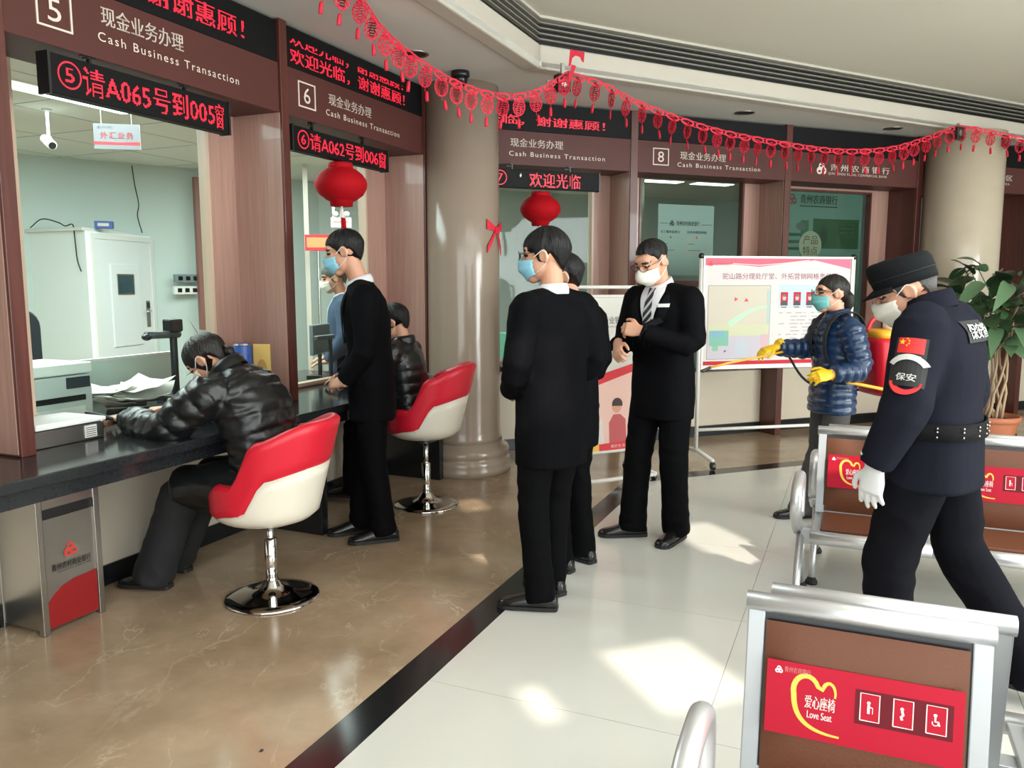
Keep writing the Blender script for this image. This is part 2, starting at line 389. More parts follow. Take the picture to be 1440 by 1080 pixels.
# fins between the bays, standing proud of the walls
k = 1
for s in (-1.25, .4, 2.05, 3.71, 5.33):
    struct(part('trim_%d' % k, MB().box(s + .042, s + .105, 3.02, 3.37, .78, 2.925), M_fin, None, MA, bevel=.003)); k += 1
for s in (3.53, 5.18, 6.84, 8.5):
    struct(part('trim_%d' % k, MB().box(s + .02, s + .09, 6.165, 6.52, .78 if s < 3.6 else 0, 2.925), M_fin, None, MB_, bevel=.003)); k += 1
# side cheeks of the fins are veneered, the front edge is dark
for s in (2.05, 3.71, 5.33):
    struct(part('trim_%d' % k, MB().box(s + .038, s + .042, 3.035, 3.37, .79, 2.42), M_wood, None, MA)); k += 1
for s in (3.53, 5.18, 6.84):
    struct(part('trim_%d' % k, MB().box(s + .016, s + .02, 6.18, 6.52, .79, 2.42), M_wood if s < 6 else M_fin, None, MB_)); k += 1

# window glass and frames
def window(n, M, s0, s1, z0, z1, y, fr, glass, bar=None, topm=None):
    f = MB(); t = .02
    f.box(s0, s0 + t, y - .012, y + .05, z0, z1).box(s1 - t, s1, y - .012, y + .05, z0, z1).box(s0, s1, y - .012, y + .05, z1 - t, z1).box(s0, s1, y - .012, y + .05, z0, z0 + t)
    if bar: f.box(s0, s1, y - .02, y + .05, bar[0], bar[1])
    o = struct(part('window_%d' % n, f, fr, None, M))
    part('pane', MB().box(s0 + .01, s1 - .01, y + .02, y + .032, z0, z1), glass, o)
    return o
M_jamb = mat('pale_window_jamb', srgb(196, 172, 150), .4)
window(1, MA, .74, 1.84, .79, 2.46, 3.37, M_jamb, M_glass)
window(2, MA, 2.39, 3.535, .79, 2.46, 3.37, M_jamb, M_glass)
window(3, MA, 4.05, 5.10, .79, 2.46, 3.37, M_jamb, M_glass)
window(4, MB_, 2.2, 3.38, .79, 2.46, 6.52, M_jamb, M_glass)
window(5, MB_, 3.85, 5.01, .62, 2.46, 6.52, M_fin, M_glassg, (1.43, 1.49))
window(6, MB_, 5.50, 6.62, .62, 2.40, 6.52, M_fin, M_glassg)
window(7, MB_, 7.2, 8.3, .62, 2.40, 6.52, M_fin, M_glassg)
window(8, MA, -.9, .2, .79, 2.46, 3.37, M_jamb, M_glass)

# stone plinth under the far windows
struct(part('wall_far_plinth', MB().box(3.62, 12, 6.40, 6.52, .1, .62), M_stonewall, None, MB_, bevel=.004))
struct(part('baseboard_back', MB().box(3.62, 12, 6.385, 6.50, 0, .1), M_kick, None, MB_))

# hall soffit, fascia, vent slats, upper ceiling
sf = MB()
sf.prism([tuple(a_end[:2]), FA_END, FC, CORNER], ZT, ZT + .03)
sf.prism([CORNER, FC, FB_END, tuple(b_end[:2])], ZT, ZT + .03)
struct(part('ceiling', sf, M_ceil))
def along(p, q, off, z0, z1, thick):
    p = Vector(p); q = Vector(q); t = (q - p).normalized(); n = Vector((t.y, -t.x))   # n points into the hall
    a, b = p + n * off, q + n * off
    return [(a.x, a.y), (b.x, b.y), (b.x - n.x * thick, b.y - n.y * thick), (a.x - n.x * thick, a.y - n.y * thick)]
def inner_corner(off):
    n1 = Vector((FADIR.y, -FADIR.x)); n2 = Vector((FBDIR.y, -FBDIR.x)); p = Vector(FC) + n1 * off; q = Vector(FC) + n2 * off
    det = FADIR.x * -FBDIR.y + FBDIR.x * FADIR.y; r = q - p
    t = (r.x * -FBDIR.y + FBDIR.x * r.y) / det; return p + FADIR * t
def band_mb(off, thick, z0, z1):
    mb = MB(); c0, c1 = inner_corner(off), inner_corner(off - thick)
    n1 = Vector((FADIR.y, -FADIR.x)); n2 = Vector((FBDIR.y, -FBDIR.x)); ea = Vector(FA_END); eb = Vector(FB_END)
    mb.prism([tuple(ea + n1 * off), tuple(c0), tuple(c1), tuple(ea + n1 * (off - thick))], z0, z1)
    mb.prism([tuple(c0), tuple(eb + n2 * off), tuple(eb + n2 * (off - thick)), tuple(c1)], z0, z1)
    return mb
struct(part('trim_%d' % k, band_mb(.0, .12, 2.915, 3.075), M_fascia, bevel=.012)); k += 1
slot = struct(part('trim_%d' % k, band_mb(-.075, .06, 3.07, 3.27), M_slot)); k += 1
M_slat = mat('vent_slat_grey', srgb(128, 124, 114), .5)
for i in range(4):
    z = 3.106 + i * .036; part('vent_slat', band_mb(-.004, .03, z, z + .008), M_slat, slot)
struct(part('trim_%d' % k, band_mb(.004, .12, 3.245, 3.262), M_fascia)); k += 1
up = MB(); outer = [FA_END, FC, FB_END, (8.3, -1.7), (-4.0, -1.7)]
R = (-.9, 2.6, -1.2, 2.45)                                            # roof-light field in the B frame
def bp(s, d): q = FB(s, d); return (q.x, q.y)
du, dv = (.9291, .3698), (-.3698, .9291)
ccw = outer[::-1]
for cuts in ([(bp(R[0], 0), du)], [(bp(R[1], 0), (-du[0], -du[1]))], [(bp(R[0], 0), (-du[0], -du[1])), (bp(R[1], 0), du), (bp(0, R[2]), dv)], [(bp(R[0], 0), (-du[0], -du[1])), (bp(R[1], 0), du), (bp(0, R[3]), (-dv[0], -dv[1]))]):
    poly = ccw
    for p, n in cuts:
        poly = clip(poly, p, n) if len(poly) > 2 else []
    if len(poly) > 2: up.prism(poly, 3.262, 3.30)
struct(part('ceiling', up, M_upper))
SH = (3.262 / math.tan(SUN_EL)); sh_v = (-SUN_DIR.x / math.cos(SUN_EL) * SH, -SUN_DIR.y / math.cos(SUN_EL) * SH)
holes = []
for px, py, hu, hv in ((1.20, 4.38, .17, .40), (.62, 2.86, .19, .26), (-.09, 4.25, .14, .16), (-.27, 5.18, .09, .15), (.10, 2.64, .05, .13)):
    x, y = px + sh_v[0], py + sh_v[1]; s_, d_ = x * du[0] + y * du[1], x * dv[0] + y * dv[1]; holes.append((s_ - hu, s_ + hu, d_ - hv, d_ + hv))
g = panel_with_holes(R[0], R[1], R[2], R[3], 3.262, 3.30, holes)
g.v = [(x, z, y) for x, y, z in g.v]; g.f = [f[::-1] for f in g.f]
struct(part('ceiling', g, M_upper, None, MB_))

# front (behind the camera) and right-hand wall, both without openings
struct(part('wall_front', MB().box(-5.5, 8.3, -1.75, -1.65, 0, 3.3), M_wall))
struct(part('wall_right', MB().box(8.2, 8.3, -1.7, 11.5, 0, 3.3), M_wall))

# rooms behind the glass: ceilings, back walls, side wall
inner = [tuple(FA(-4.2, 3.44)[:2]), (-.83, 6.79), tuple(FB(12, 6.59)[:2]), tuple(FB(12, 10.6)[:2]), (-2.45, 10.35), (-3.25, 9.36), (-5.1, 7.9), (-8.6, 4.4)]
struct(part('ceiling', MB().prism(inner, 2.73, 2.77), M_ceil_in))
rb = MB()
for p, q in ((inner[3], inner[4]), (inner[4], inner[5]), (inner[5], inner[6]), (inner[6], inner[7]), (inner[7], inner[0])):
    p = Vector(p); q = Vector(q); t = (q - p).normalized(); n = Vector((t.y, -t.x)) * .06
    rb.prism([tuple(p), tuple(q), tuple(q + n), tuple(p + n)], 0, 2.8)
struct(part('wall_teller_room', rb, M_wall))
# ceiling tile joints of the teller room
gj = MB()
for i in range(9): gj.box(-.5 + i * .9, -.494 + i * .9, 3.5, 7.6, 2.727, 2.731)
for i in range(5): gj.box(-.5, 6.8, 3.8 + i * .9, 3.806 + i * .9, 2.727, 2.731)
struct(part('trim_%d' % k, gj, mat('ceiling_joint_grey', srgb(176, 182, 178), .7), None, MA)); k += 1

# marble columns
def column(x, y, r, rb_, label, M_col):
    o = thing('column', label, 'column', Matrix.Translation((x, y, 0))); struct(o)
    part('shaft', MB().lathe([(r * 1.06, .24), (r * 1.02, .28), (r, .34), (r * .985, 1.6), (r * .97, 2.93)], 48), M_col, o, smooth=True)
    if rb_:
        part('base', MB().lathe([(rb_, 0), (rb_, .045), (rb_ * .985, .06), (rb_ * .99, .075), (rb_ * .99, .10), (rb_ * .965, .115), (rb_ * .93, .125), (rb_ * .96, .14), (rb_ * .975, .17), (rb_ * .94, .20), (r * 1.08, .215), (r * 1.06, .245)], 48), M_col, o, smooth=True)
    return o
column(-.385, 6.27, .292, .375, 'cream marble column with moulded base beside the red bow', M_col)
column(4.52, 8.2, .365, .44, 'cream marble column behind the security guard and potted plant', M_col_lit)

# ================================================================== SIGN BOARDS, LED DISPLAYS, LANTERNS
def sign_bay(M, s0, s1, yf, num, label, led_label, cn=None, en=None, led=None, box=None, cnx=None, enx=None, ledx=None):
    o = thing('sign_board', label, 'sign', at(M, s0, yf, 0))
    L = s1 - s0
    part('panel', MB().box(0, L, 0, .33, 2.42, 2.69), M_sign, o, bevel=.003)
    if box:
        b0, b1 = box[0] - s0, box[1] - s0; z0, z1 = 2.487, 2.632; t = .008; fr = MB()
        fr.box(b0, b1, -.004, .002, z0, z0 + t).box(b0, b1, -.004, .002, z1 - t, z1).box(b0, b0 + t, -.004, .002, z0 + t, z1 - t).box(b1 - t, b1, -.004, .002, z0 + t, z1 - t)
        part('number_frame', fr, M_cream, o)
        wall_text('number', o, M_cream, num, (b0 + b1) / 2 - .03, (b0 + b1) / 2 + .03, z0 + .028, z1 - .028, -.003)
    if cn: wall_text('title_lettering', o, M_cream, cn, cnx[0] - s0, cnx[1] - s0, cnx[2], cnx[3], -.003, bold=.012)
    if en: stuff(wall_text('small_lettering', o, M_cream, en, enx[0] - s0, enx[1] - s0, enx[2], enx[3], -.003, space=1.25))
    d = thing('led_display', led_label, 'display', at(M, s0, yf + .004, 2.692))
    part('housing', MB().box(0, L, 0, .3, 0, .222), M_ledbody, d, bevel=.002)
    if led:
        for txt, x0, x1, z0, z1, keep in led:
            led_text(d, txt, x0 - s0, x1 - s0, z0 - 2.692, z1 - 2.692, -.002, 18, keep)
    return o
CN = '现金业务办理'; EN = 'Cash Business Transaction'; WEL = '欢迎光临，谢谢惠顾！'
sign_bay(MA, 2.155, 3.75, 3.035, '5', 'brown sign board with the number 5 nearest the camera', 'black LED display ending in red characters above the number 5 board',
         CN, EN, [(WEL, 2.1, 3.49, 2.735, 2.845, None)], (2.30, 2.46), (2.60, 3.06, 2.567, 2.648), (2.58, 3.43, 2.497, 2.535))
sign_bay(MA, 3.815, 5.37, 3.035, '6', 'brown sign board with the number 6 left of the cream column', 'black LED display with two red rows above the number 6 board',
         CN, EN, [(WEL, 3.86, 5.12, 2.715, 2.800, None), (WEL, 3.86, 5.10, 2.815, 2.90, lambda t: t < .42)], (3.92, 4.08), (4.21, 4.68, 2.552, 2.622), (4.18, 5.03, 2.487, 2.522))
sign_bay(MB_, 2.20, 3.55, 6.17, '7', 'brown cash business sign board right of the near cream column', 'black LED display with red welcome text right of the near column',
         CN, EN, [('光临，谢谢惠顾！', 2.22, 3.30, 2.735, 2.812, None)], None, (2.44, 2.91, 2.562, 2.63), (2.43, 3.30, 2.49, 2.527))
sign_bay(MB_, 3.62, 5.20, 6.17, '8', 'brown sign board with the number 8 on the far wall', 'blank black LED display above the number 8 board',
         CN, EN, None, (3.77, 3.93), (4.045, 4.53, 2.548, 2.618), (4.02, 4.91, 2.485, 2.522))
s9 = sign_bay(MB_, 5.27, 6.86, 6.17, '', 'dark brown sign board with white bank logo and name', 'blank black LED display above the bank name board',
         '青 州 农 商 银 行', 'QINGZHOU RURAL COMMERCIAL BANK', None, None, (5.73, 6.48, 2.535, 2.60), (5.71, 6.45, 2.495, 2.522))
logo('bank_logo', s9, M_cream, 5.625 - 5.27, 2.545, .062, -.004)
sign_bay(MB_, 7.56, 8.5, 6.17, '', 'dark brown sign board behind the right hand column', 'blank black LED display behind the right hand column',
         '银行体验区', 'EXPERIENCE AREA', None, None, (7.70, 8.22, 2.55, 2.61), (7.78, 8.18, 2.505, 2.53))

def hanging_led(M, s0, s1, yf, z0, z1, label, texts):
    o = thing('hanging_led_display', label, 'display', at(M, s0, yf, z0)); L = s1 - s0; H = z1 - z0
    part('housing', MB().box(0, L, 0, .06, 0, H), M_ledbody, o, bevel=.004)
    for x in (-.012, L): part('end_cap', MB().box(x, x + .012, -.004, .064, -.004, H + .004), M_blackpl, o)
    for x in (.2 * L, .73 * L):
        part('bracket', MB().box(x - .006, x + .006, .01, .03, H, 2.419 - z0).box(x - .02, x + .02, .005, .035, 2.413 - z0, 2.419 - z0).box(x - .05, x, .01, .016, H + .02, H + .026), M_blackpl, o)
    for t, x0, x1, a, b in texts: led_text(o, t, x0 * L, x1 * L, a * H, b * H, -.003, 18)
    return o
def circled(o, n, cx, cz, r, y):
    mb = MB(); k = 40
    for j in range(k):
        a = 2 * PI * j / k; x, z = cx + r * math.cos(a), cz + r * math.sin(a); h = .0035; mb.quad((x - h, y, z - h), (x + h, y, z - h), (x + h, y, z + h), (x - h, y, z + h))
    stuff(part('lit_ring', mb, M_led, o)); led_text(o, n, cx - r * .42, cx + r * .42, cz - r * .55, cz + r * .55, y, 11)
h5 = hanging_led(MA, 2.35, 3.35, 3.04, 2.235, 2.395, 'hanging black LED display calling ticket A065, under the number 5 board', [('请A065号到005', .145, .90, .14, .86), ('窗', .905, .965, .1, .86)])
circled(h5, '5', .085, .085, .052, -.003)
h6 = hanging_led(MA, 3.87, 4.88, 3.04, 2.235, 2.375, 'hanging black LED display calling ticket A062, under the number 6 board', [('请A062号到006', .15, .88, .14, .86), ('窗', .89, .975, .1, .86)])
circled(h6, '6', .09, .07, .05, -.003)
h7 = hanging_led(MB_, 2.24, 3.21, 6.10, 2.23, 2.375, 'hanging black LED display with red welcome characters right of the near column', [('欢迎光临', .35, .825, .08, .86)])
circled(h7, '7', .085, .075, .055, -.003)
part('sensor', MB().ell((.26, -.004, .10), (.012, .008, .022), None, 10, 6), M_steel, h7)

def lantern(M, s, d, z, label):
    o = thing('paper_lantern', label, 'lantern', at(M, s, d, z), 'red lanterns under the LED displays')
    n = 32; prof = [(.070, -.128), (.073, -.100), (.095, -.088), (.14, -.055), (.162, -.015), (.166, .01), (.160, .035), (.137, .07), (.098, .10), (.075, .112), (.072, .140)]
    rs = [[(r * (1 + .012 * math.cos(16 * 2 * PI * j / n * 1.0)) * math.cos(2 * PI * j / n), r * (1 + .012 * math.cos(PI * j)) * math.sin(2 * PI * j / n), zz) for j in range(n)] for r, zz in prof]
    part('shade', MB().rings(rs), M_redsilk, o, smooth=True)
    part('collar', MB().lathe([(.074, .108), (.078, .112), (.078, .128), (.074, .142)], 24), M_redsilk, o, smooth=True)
    part('cord', MB().tube([(0, 0, .13), (0, 0, .235 if z < 2.1 else .19)], .002), M_blackpl, o)
    part('tassel', MB().tube([(0, 0, -.128), (0, 0, -.16), (0, 0, -.2)], [.008, .012, .018], 8), M_whitepaint, o)
    part('tassel_thread', MB().tube([(.014, 0, -.2), (.018, 0, -.27), (.016, 0, -.35)], [.016, .018, .012], 8), M_redsilk, o)
    return o
lantern(MA, 4.37, 3.07, 2.085, 'round red lantern hanging left of the near column')
lantern(MB_, 2.69, 6.13, 2.065, 'round red lantern hanging right of the near column')

# ================================================================== TELLER COUNTERS
o = thing('teller_counter', 'long dark granite topped counter along the left teller windows', 'counter', at(MA, .0, 3.365))
part('countertop', MB().box(-1.6, 5.26, -.685, 0, .735, .78), M_granite, o, bevel=.006)
part('apron', MB().box(-1.6, 5.22, -.64, -.60, .67, .735), M_granite, o)
part('front_panel', MB().box(-1.6, 5.26, -.04, 0, .1, .735), M_stonewall, o)
part('kickboard', MB().box(-1.6, 5.26, -.052, -.01, 0, .1), M_kick, o)
for s in (-1.2, .45, 3.76, 5.2):
    part('support', MB().box(s - .03, s + .03, -.55, -.04, 0, .735), M_kick, o, bevel=.004)
o = thing('teller_counter', 'dark granite topped counter at the window behind the near column', 'counter', at(MB_, 0, 6.515))
part('countertop', MB().box(2.36, 3.52, -.45, 0, .735, .78), M_granite, o, bevel=.006)
part('front_panel', MB().box(2.36, 3.52, -.04, 0, .1, .735), M_stonewall, o)
part('kickboard', MB().box(2.36, 3.52, -.055, -.01, 0, .1), M_kick, o)
o = thing('teller_desk', 'dark work desk behind the left teller windows', 'desk', at(MA, 0, 3.45))
part('desktop', MB().box(-1.0, 5.2, 0, .6, .735, .78), M_granite, o, bevel=.005)
for s in (-.9, .5, 3.76, 5.1): part('support', MB().box(s, s + .04, .02, .58, 0, .735), M_whitepl, o)

# ================================================================== FURNITURE OF THE HALL
def rounded(w, h, r, n=5):
    pts = []
    for cx, cz, a0 in ((w - r, h - r, 0), (r, h - r, 90), (r, r, 180), (w - r, r, 270)):
        for i in range(n + 1): a = math.radians(a0 + 90 * i / n); pts.append((cx + r * math.cos(a), cz + r * math.sin(a)))
    return pts
def slab(poly, y0, y1):
    """upright slab: outline in x-z, thickness along y"""
    n = len(poly); mb = MB()
    mb.add([(p[0], y0, p[1]) for p in poly] + [(p[0], y1, p[1]) for p in poly], [tuple(range(n)), tuple(range(2 * n - 1, n - 1, -1))] + [(i, n + i, n + (i + 1) % n, (i + 1) % n) for i in range(n)])
    return mb

# --- steel litter bin
o = thing('litter_bin', 'brushed steel litter bin with bank logo and red foot panel under the counter', 'bin', at(MA, 2.15, 3.05))
W, D, H = .30, .28, .592
for x, y in ((0, 0), (W - .03, 0), (0, D - .03), (W - .03, D - .03)): part('corner_post', MB().box(x, x + .03, y, y + .03, .0, H), M_steel, o, bevel=.003)
part('lid', MB().box(-.002, W + .002, -.002, D + .002, H - .012, H + .004), mat('bin_lid_dark', (.05, .05, .048, 1), .25, .8), o, bevel=.003)
part('ashtray', MB().lathe([(.075, 0), (.08, .006), (.06, .008), (.055, .003)], 24, (W * .5, D * .5, H + .004)), M_steel, o, smooth=True)
part('front_rail', MB().box(.03, W - .03, .004, .02, H - .055, H - .012), M_steel, o)
part('slot', MB().box(.03, W - .03, .016, .024, H - .10, H - .055), M_blackpl, o)
fp = part('front_panel', MB().box(.03, W - .03, .008, .02, .02, H - .10), M_steel, o)
part('side_panel', MB().box(.006, .014, .03, D - .03, .02, H - .012), M_steel, o)
part('side_panel', MB().box(W - .014, W - .006, .03, D - .03, .02, H - .012), M_steel, o)
part('back_panel', MB().box(.03, W - .03, D - .014, D - .006, .02, H - .012), M_steel, o)
curve = [(.032, .135), (.06, .165), (.10, .19), (.16, .205), (W - .032, .21)]
part('red_wave', slab([(.032, .022), (W - .032, .022)] + curve[::-1], .0055, .0078), mat('bin_dark_red', srgb(150, 34, 36), .3, .3), o)
logo('bank_logo', o, mat('bin_logo_red', srgb(190, 60, 50), .4), .15, .335, .034, .006)
wall_text('bank_name', o, M_blackpl, '青州农村商业银行', .06, .245, .262, .292, .006, bold=.01)
stuff(wall_text('small_lettering', o, M_blackpl, 'QINGZHOU RURAL COMMERCIAL BANK', .085, .245, .250, .258, .006))

# --- red and white tub chairs on a chrome trumpet foot (chair faces +y)
def smooth01(t): t = max(0., min(1., t)); return t * t * (3 - 2 * t)
def make_stool(name, label, M, lift=0.):
    o = thing(name, label, 'chair', M, 'red and white tub chairs at the counter')
    n = 48; Z0 = .36; UP = Matrix.Translation((0, 0, lift))
    def rim(p): c = math.cos(p); return .50 + .07 * smooth01((.95 - c) / .35) + .20 * smooth01((.30 - c) / .55) + .08 * smooth01((-.25 - c) / .75)
    def low(p): c = math.cos(p); return .415 + .035 * smooth01((.9 - c) / .6) + .17 * smooth01((.12 - c) / .55) + .04 * smooth01((-.4 - c) / .6)
    def rad(z, p):
        c = math.cos(p); q = max(0., min(1., (z - Z0) / .09)); base = .235 * math.sqrt(1 - (1 - q) ** 2.2) if q < 1 else .235
        back = max(0, -c); return base + max(0, z - .45) * (.05 + .20 * back) + .02 * max(0, c)
    def P(z, p, off=0.): r = rad(z, p) - off; return (r * math.sin(p) * 1.04, r * math.cos(p), z)
    ph = [2 * PI * j / n for j in range(n)]
    rs = [[(.03 * math.sin(p), .03 * math.cos(p), Z0) for p in ph]]
    for i in range(1, 9): u = i / 8; rs.append([P(Z0 + .004 + (low(p) - Z0 - .004) * u ** 1.6, p) for p in ph])
    part('shell', MB().rings(rs), M_shell, o, UP, smooth=True)
    rs = []
    for i in range(8): u = i / 7; rs.append([P(low(p) + (rim(p) - low(p)) * u, p, -.004 if i else .004) for p in ph])
    for a, dz in ((.008, .014), (.025, .020), (.042, .012)): rs.append([P(rim(p), p, a)[:2] + (rim(p) + dz,) for p in ph])
    for i in range(1, 6): u = i / 5; rs.append([P(rim(p) - (rim(p) - .45) * u, p, .055) for p in ph])
    part('upholstery', MB().rings(rs, cap=False), M_red, o, UP, smooth=True)
    part('seat_cushion', MB().lathe([(.19, .43), (.195, .46), (.18, .478), (.10, .486), (.0005, .488)], 36), M_red, o, UP, smooth=True)
    part('gas_lift', MB().lathe([(.016, .22), (.016, .365 + lift)], 20), M_chrome, o, smooth=True)
    part('stem', MB().lathe([(.028, .03), (.028, .285), (.02, .29), (.014, .291)], 24), M_chrome, o, smooth=True)
    part('seat_plate', MB().lathe([(.03, .335), (.07, .35), (.07, .365)], 20), M_blackpl, o, UP)
    part('foot', MB().lathe([(.215, 0), (.218, .006), (.212, .012), (.17, .020), (.11, .030), (.065, .045), (.045, .065), (.034, .085), (.029, .09)], 48), M_chrome, o, smooth=True)
    return o
make_stool('tub_chair', 'red and white tub chair under the seated customer in the black down coat', Matrix.Translation((-1.13, 3.62, 0)) @ Matrix.Rotation(math.radians(82), 4, 'Z'))
make_stool('tub_chair', 'red and white tub chair close to the near column', Matrix.Translation((-.57, 5.2, 0)) @ Matrix.Rotation(math.radians(86), 4, 'Z'), .085)

# --- waiting benches, back to back
M_stk = mat('sticker_red', srgb(172, 8, 40), .55, spec=.25); M_stkd = mat('sticker_dark_red', srgb(96, 8, 22), .55, spec=.25); M_gold = mat('sticker_gold', srgb(236, 186, 74), .45); M_pink = mat('sticker_white', srgb(240, 220, 214), .5)
def sticker(par, x0, z0, wd, ht, y):
    st = part('sticker', slab([(x0, z0), (x0 + wd, z0), (x0 + wd, z0 + ht), (x0, z0 + ht)], y - .001, y), M_stk, par)
    q = y - .0016; S = ht / .155
    def X(u): return x0 + u * wd
    def Z(v): return z0 + v * ht
    # heart swoosh
    pts = []; wds = []
    for i in range(40):
        t = i / 39
        if t < .5:
            a = math.radians(20 + 190 * (t / .5)); c = (.285, .63); p = (c[0] + .050 * math.cos(a) * 1.0, c[1] + .16 * math.sin(a))
            if t < .25: a = math.radians(-20 + 200 * (t / .25)); p = (.335 + .034 * math.cos(a), .66 + .14 * math.sin(a))
            else: a = math.radians(20 + 170 * ((t - .25) / .25)); p = (.215 + .068 * math.cos(a), .64 + .21 * math.sin(a))
        else:
            u = (t - .5) / .5; p = (.150 + .012 * u + .235 * u ** 2.2, .60 - .50 * (1 - (1 - u) ** 2))
        pts.append((X(p[0]), Z(p[1]))); wds.append((.004 + .007 * math.sin(PI * t)) * S)
    part('heart_swoosh', ribbon2d(pts, wds, q), M_gold, st)
    wall_text('heart_lettering', st, M_pink, '爱心座椅', X(.21), X(.37), Z(.42), Z(.60), q - .0004, bold=.02)
    stuff(wall_text('small_lettering', st, M_pink, 'Love Seat', X(.225), X(.355), Z(.29), Z(.39), q - .0004, bold=.02))
    logo('bank_logo', st, M_pink, X(.065), Z(.87), .0085 * S, q)
    wall_text('bank_lettering', st, mat('sticker_grey', srgb(190, 120, 120), .5), '青州农商银行', X(.095), X(.235), Z(.855), Z(.935), q)
    part('dark_band', flat_poly([(X(.47), Z(.34)), (X(.95), Z(.34)), (X(.95), Z(.80)), (X(.47), Z(.80))], q), M_stkd, st)
    for i, cx in enumerate((.545, .71, .87)):
        w2, h2 = .048, .18; cz = .58; t = .0022 * S
        fr = [(X(cx - w2), Z(cz - h2)), (X(cx + w2), Z(cz - h2)), (X(cx + w2), Z(cz + h2)), (X(cx - w2), Z(cz + h2)), (X(cx - w2), Z(cz - h2))]
        part('icon_field', flat_poly(fr[:4], q - .0004), M_stk, st); part('icon_frame', ribbon2d(fr, t, q - .0008), M_pink, st)
        ic = MB(); yy = q - .0009; s_ = .007 * S
        bx, bz = X(cx - .006), Z(cz)
        ic.add([(bx + s_ * .5 * math.cos(a), yy, bz + s_ * 1.35 + s_ * .5 * math.sin(a)) for a in [2 * PI * j / 10 for j in range(10)]], [tuple(range(10))])
        def seg(pp, wd_): r = ribbon2d([(bx + a * s_, bz + b * s_) for a, b in pp], wd_ * s_, yy); ic.add(r.v, r.f)
        if i == 0: seg([(0, .8), (0, -1.8)], .7); seg([(0, .3), (1.1, 0)], .3); seg([(1.1, .1), (1.1, -1.7)], .18)
        if i == 1: seg([(0, .8), (.35, -.3), (-.2, -.9), (.1, -1.8)], .7)
        if i == 2: seg([(0, .8), (0, -.4), (.8, -.4), (1.1, -1.5)], .5); seg([(.75 * math.cos(a), -.8 + .75 * math.sin(a)) for a in [math.radians(150 + 20 * j) for j in range(11)]], .25)
        part('icon', ic, M_pink, st)
    return st
def bench_row(o, n, pitch, wd, flip, dx, dy, stickers, arms=True):
    F = Matrix.Translation((dx, dy, 0)) if not flip else Matrix.Translation((dx + n * pitch - (pitch - wd), dy, 0)) @ Matrix.Rotation(PI, 4, 'Z')
    tilt = Matrix.Translation((0, -.055, .40)) @ Matrix.Rotation(-math.radians(8.5), 4, 'X')
    for i in range(n):
        U = F @ Matrix.Translation((i * pitch, 0, 0)); B = U @ tilt; H = .385; e = .036
        fr = MB()
        part('back_frame', slab([(0, 0), (wd, 0), (wd, H), (wd - e, H), (wd - e, e), (e, e), (e, H), (0, H)], -.012, .012), M_alu_plate, o, B, bevel=.003)
        part('back_panel', MB().box(e, wd - e, -.004, .012, .02, H), M_blackpl, o, B)
        part('top_tube', MB().tube([(-.004, 0, H), (wd + .004, 0, H)], .021, 20), M_alu, o, B, smooth=False).data.shade_smooth()
        # bulging cushion
        m, k = 12, 8; vs = []
        for a in range(m + 1):
            for b in range(k + 1):
                u, v = a / m, b / k; bul = .004 + .020 * (1 - (2 * u - 1) ** 6) * (1 - (2 * v - 1) ** 6)
                vs.append((e + .004 + u * (wd - 2 * e - .008), -.012 - bul, .012 + v * (H - .045)))
        cb = MB(); cb.add(vs, [(a * (k + 1) + b, (a + 1) * (k + 1) + b, (a + 1) * (k + 1) + b + 1, a * (k + 1) + b + 1) for a in range(m) for b in range(k)])
        bk = part('back_cushion', cb, M_leather, o, B, smooth=True)
        if stickers: sticker(bk, e + .012, .125, wd - 2 * e - .024, .152, -.0375)
        # seat
        part('seat_frame', MB().box(0, wd, -.385, -.045, .372, .392), M_alu_plate, o, U, bevel=.003)
        part('seat_cushion', MB().box(e, wd - e, -.362, -.075, .392, .412), M_leather, o, U, bevel=.008, seg=3)
        part('front_tube', MB().tube([(-.004, -.392, .378), (wd + .004, -.392, .378)], .028, 20), M_alu, o, U).data.shade_smooth()
    L = n * pitch - (pitch - wd)
    part('beam', MB().box(-.05, L + .05, -.25, -.19, .30, .372), M_alu_plate, o, F, bevel=.004)
    for x in ([-.05] + [i * pitch - (pitch - wd) / 2 for i in range(1, n)] + [L + .05])[:: (1 if n < 3 else n)]:
        part('leg', MB().tube([(x, -.22, .34), (x, -.36, .20), (x, -.50, .03)], [.026, .024, .02], 12, ry=[.018, .017, .015]), M_alu, o, F, smooth=True)
        part('leg', MB().tube([(x, -.22, .34), (x, -.08, .17), (x, 0.0, .03)], [.026, .022, .018], 12, ry=[.018, .016, .014]), M_alu, o, F, smooth=True)
        for y in (-.50, 0.0): part('rubber_foot', MB().lathe([(.028, 0), (.03, .012), (.02, .03)], 16, (x, y, 0)), M_darkblk, o, F, smooth=True)
        xa = x - .015 if x < 0 else x + .015
        if not arms: continue
        part('armrest', MB().tube(catmull([(xa, -.16, .40), (xa, -.145, .50), (xa, -.150, .565), (xa, -.185, .60), (xa, -.27, .598), (xa, -.355, .578), (xa, -.40, .535), (xa, -.385, .475), (xa, -.32, .415), (xa, -.22, .36)], 4), .025, 16, ref=(1, 0, 0), ry=.022), M_alu, o, F, smooth=True)
        part('arm_strut', MB().tube([(xa, -.16, .42), (xa, -.18, .37), (xa, -.22, .34)], .018, 10), M_alu, o, F, smooth=True)
def bench(label, M, n=3, arms=True):
    o = thing('waiting_bench', label, 'bench', M)
    bench_row(o, n, .53, .465, False, 0, 0, True)
    bench_row(o, n, .53, .465, True, .045, .075, False, arms)
    return o
bench('silver framed bench nearest the camera with brown leather and red love seat sticker', MN.copy() @ Matrix.Translation((.52 * .9185 - 1.68 * .3955, .52 * .3955 + 1.68 * .9185, 0)), 3, False)
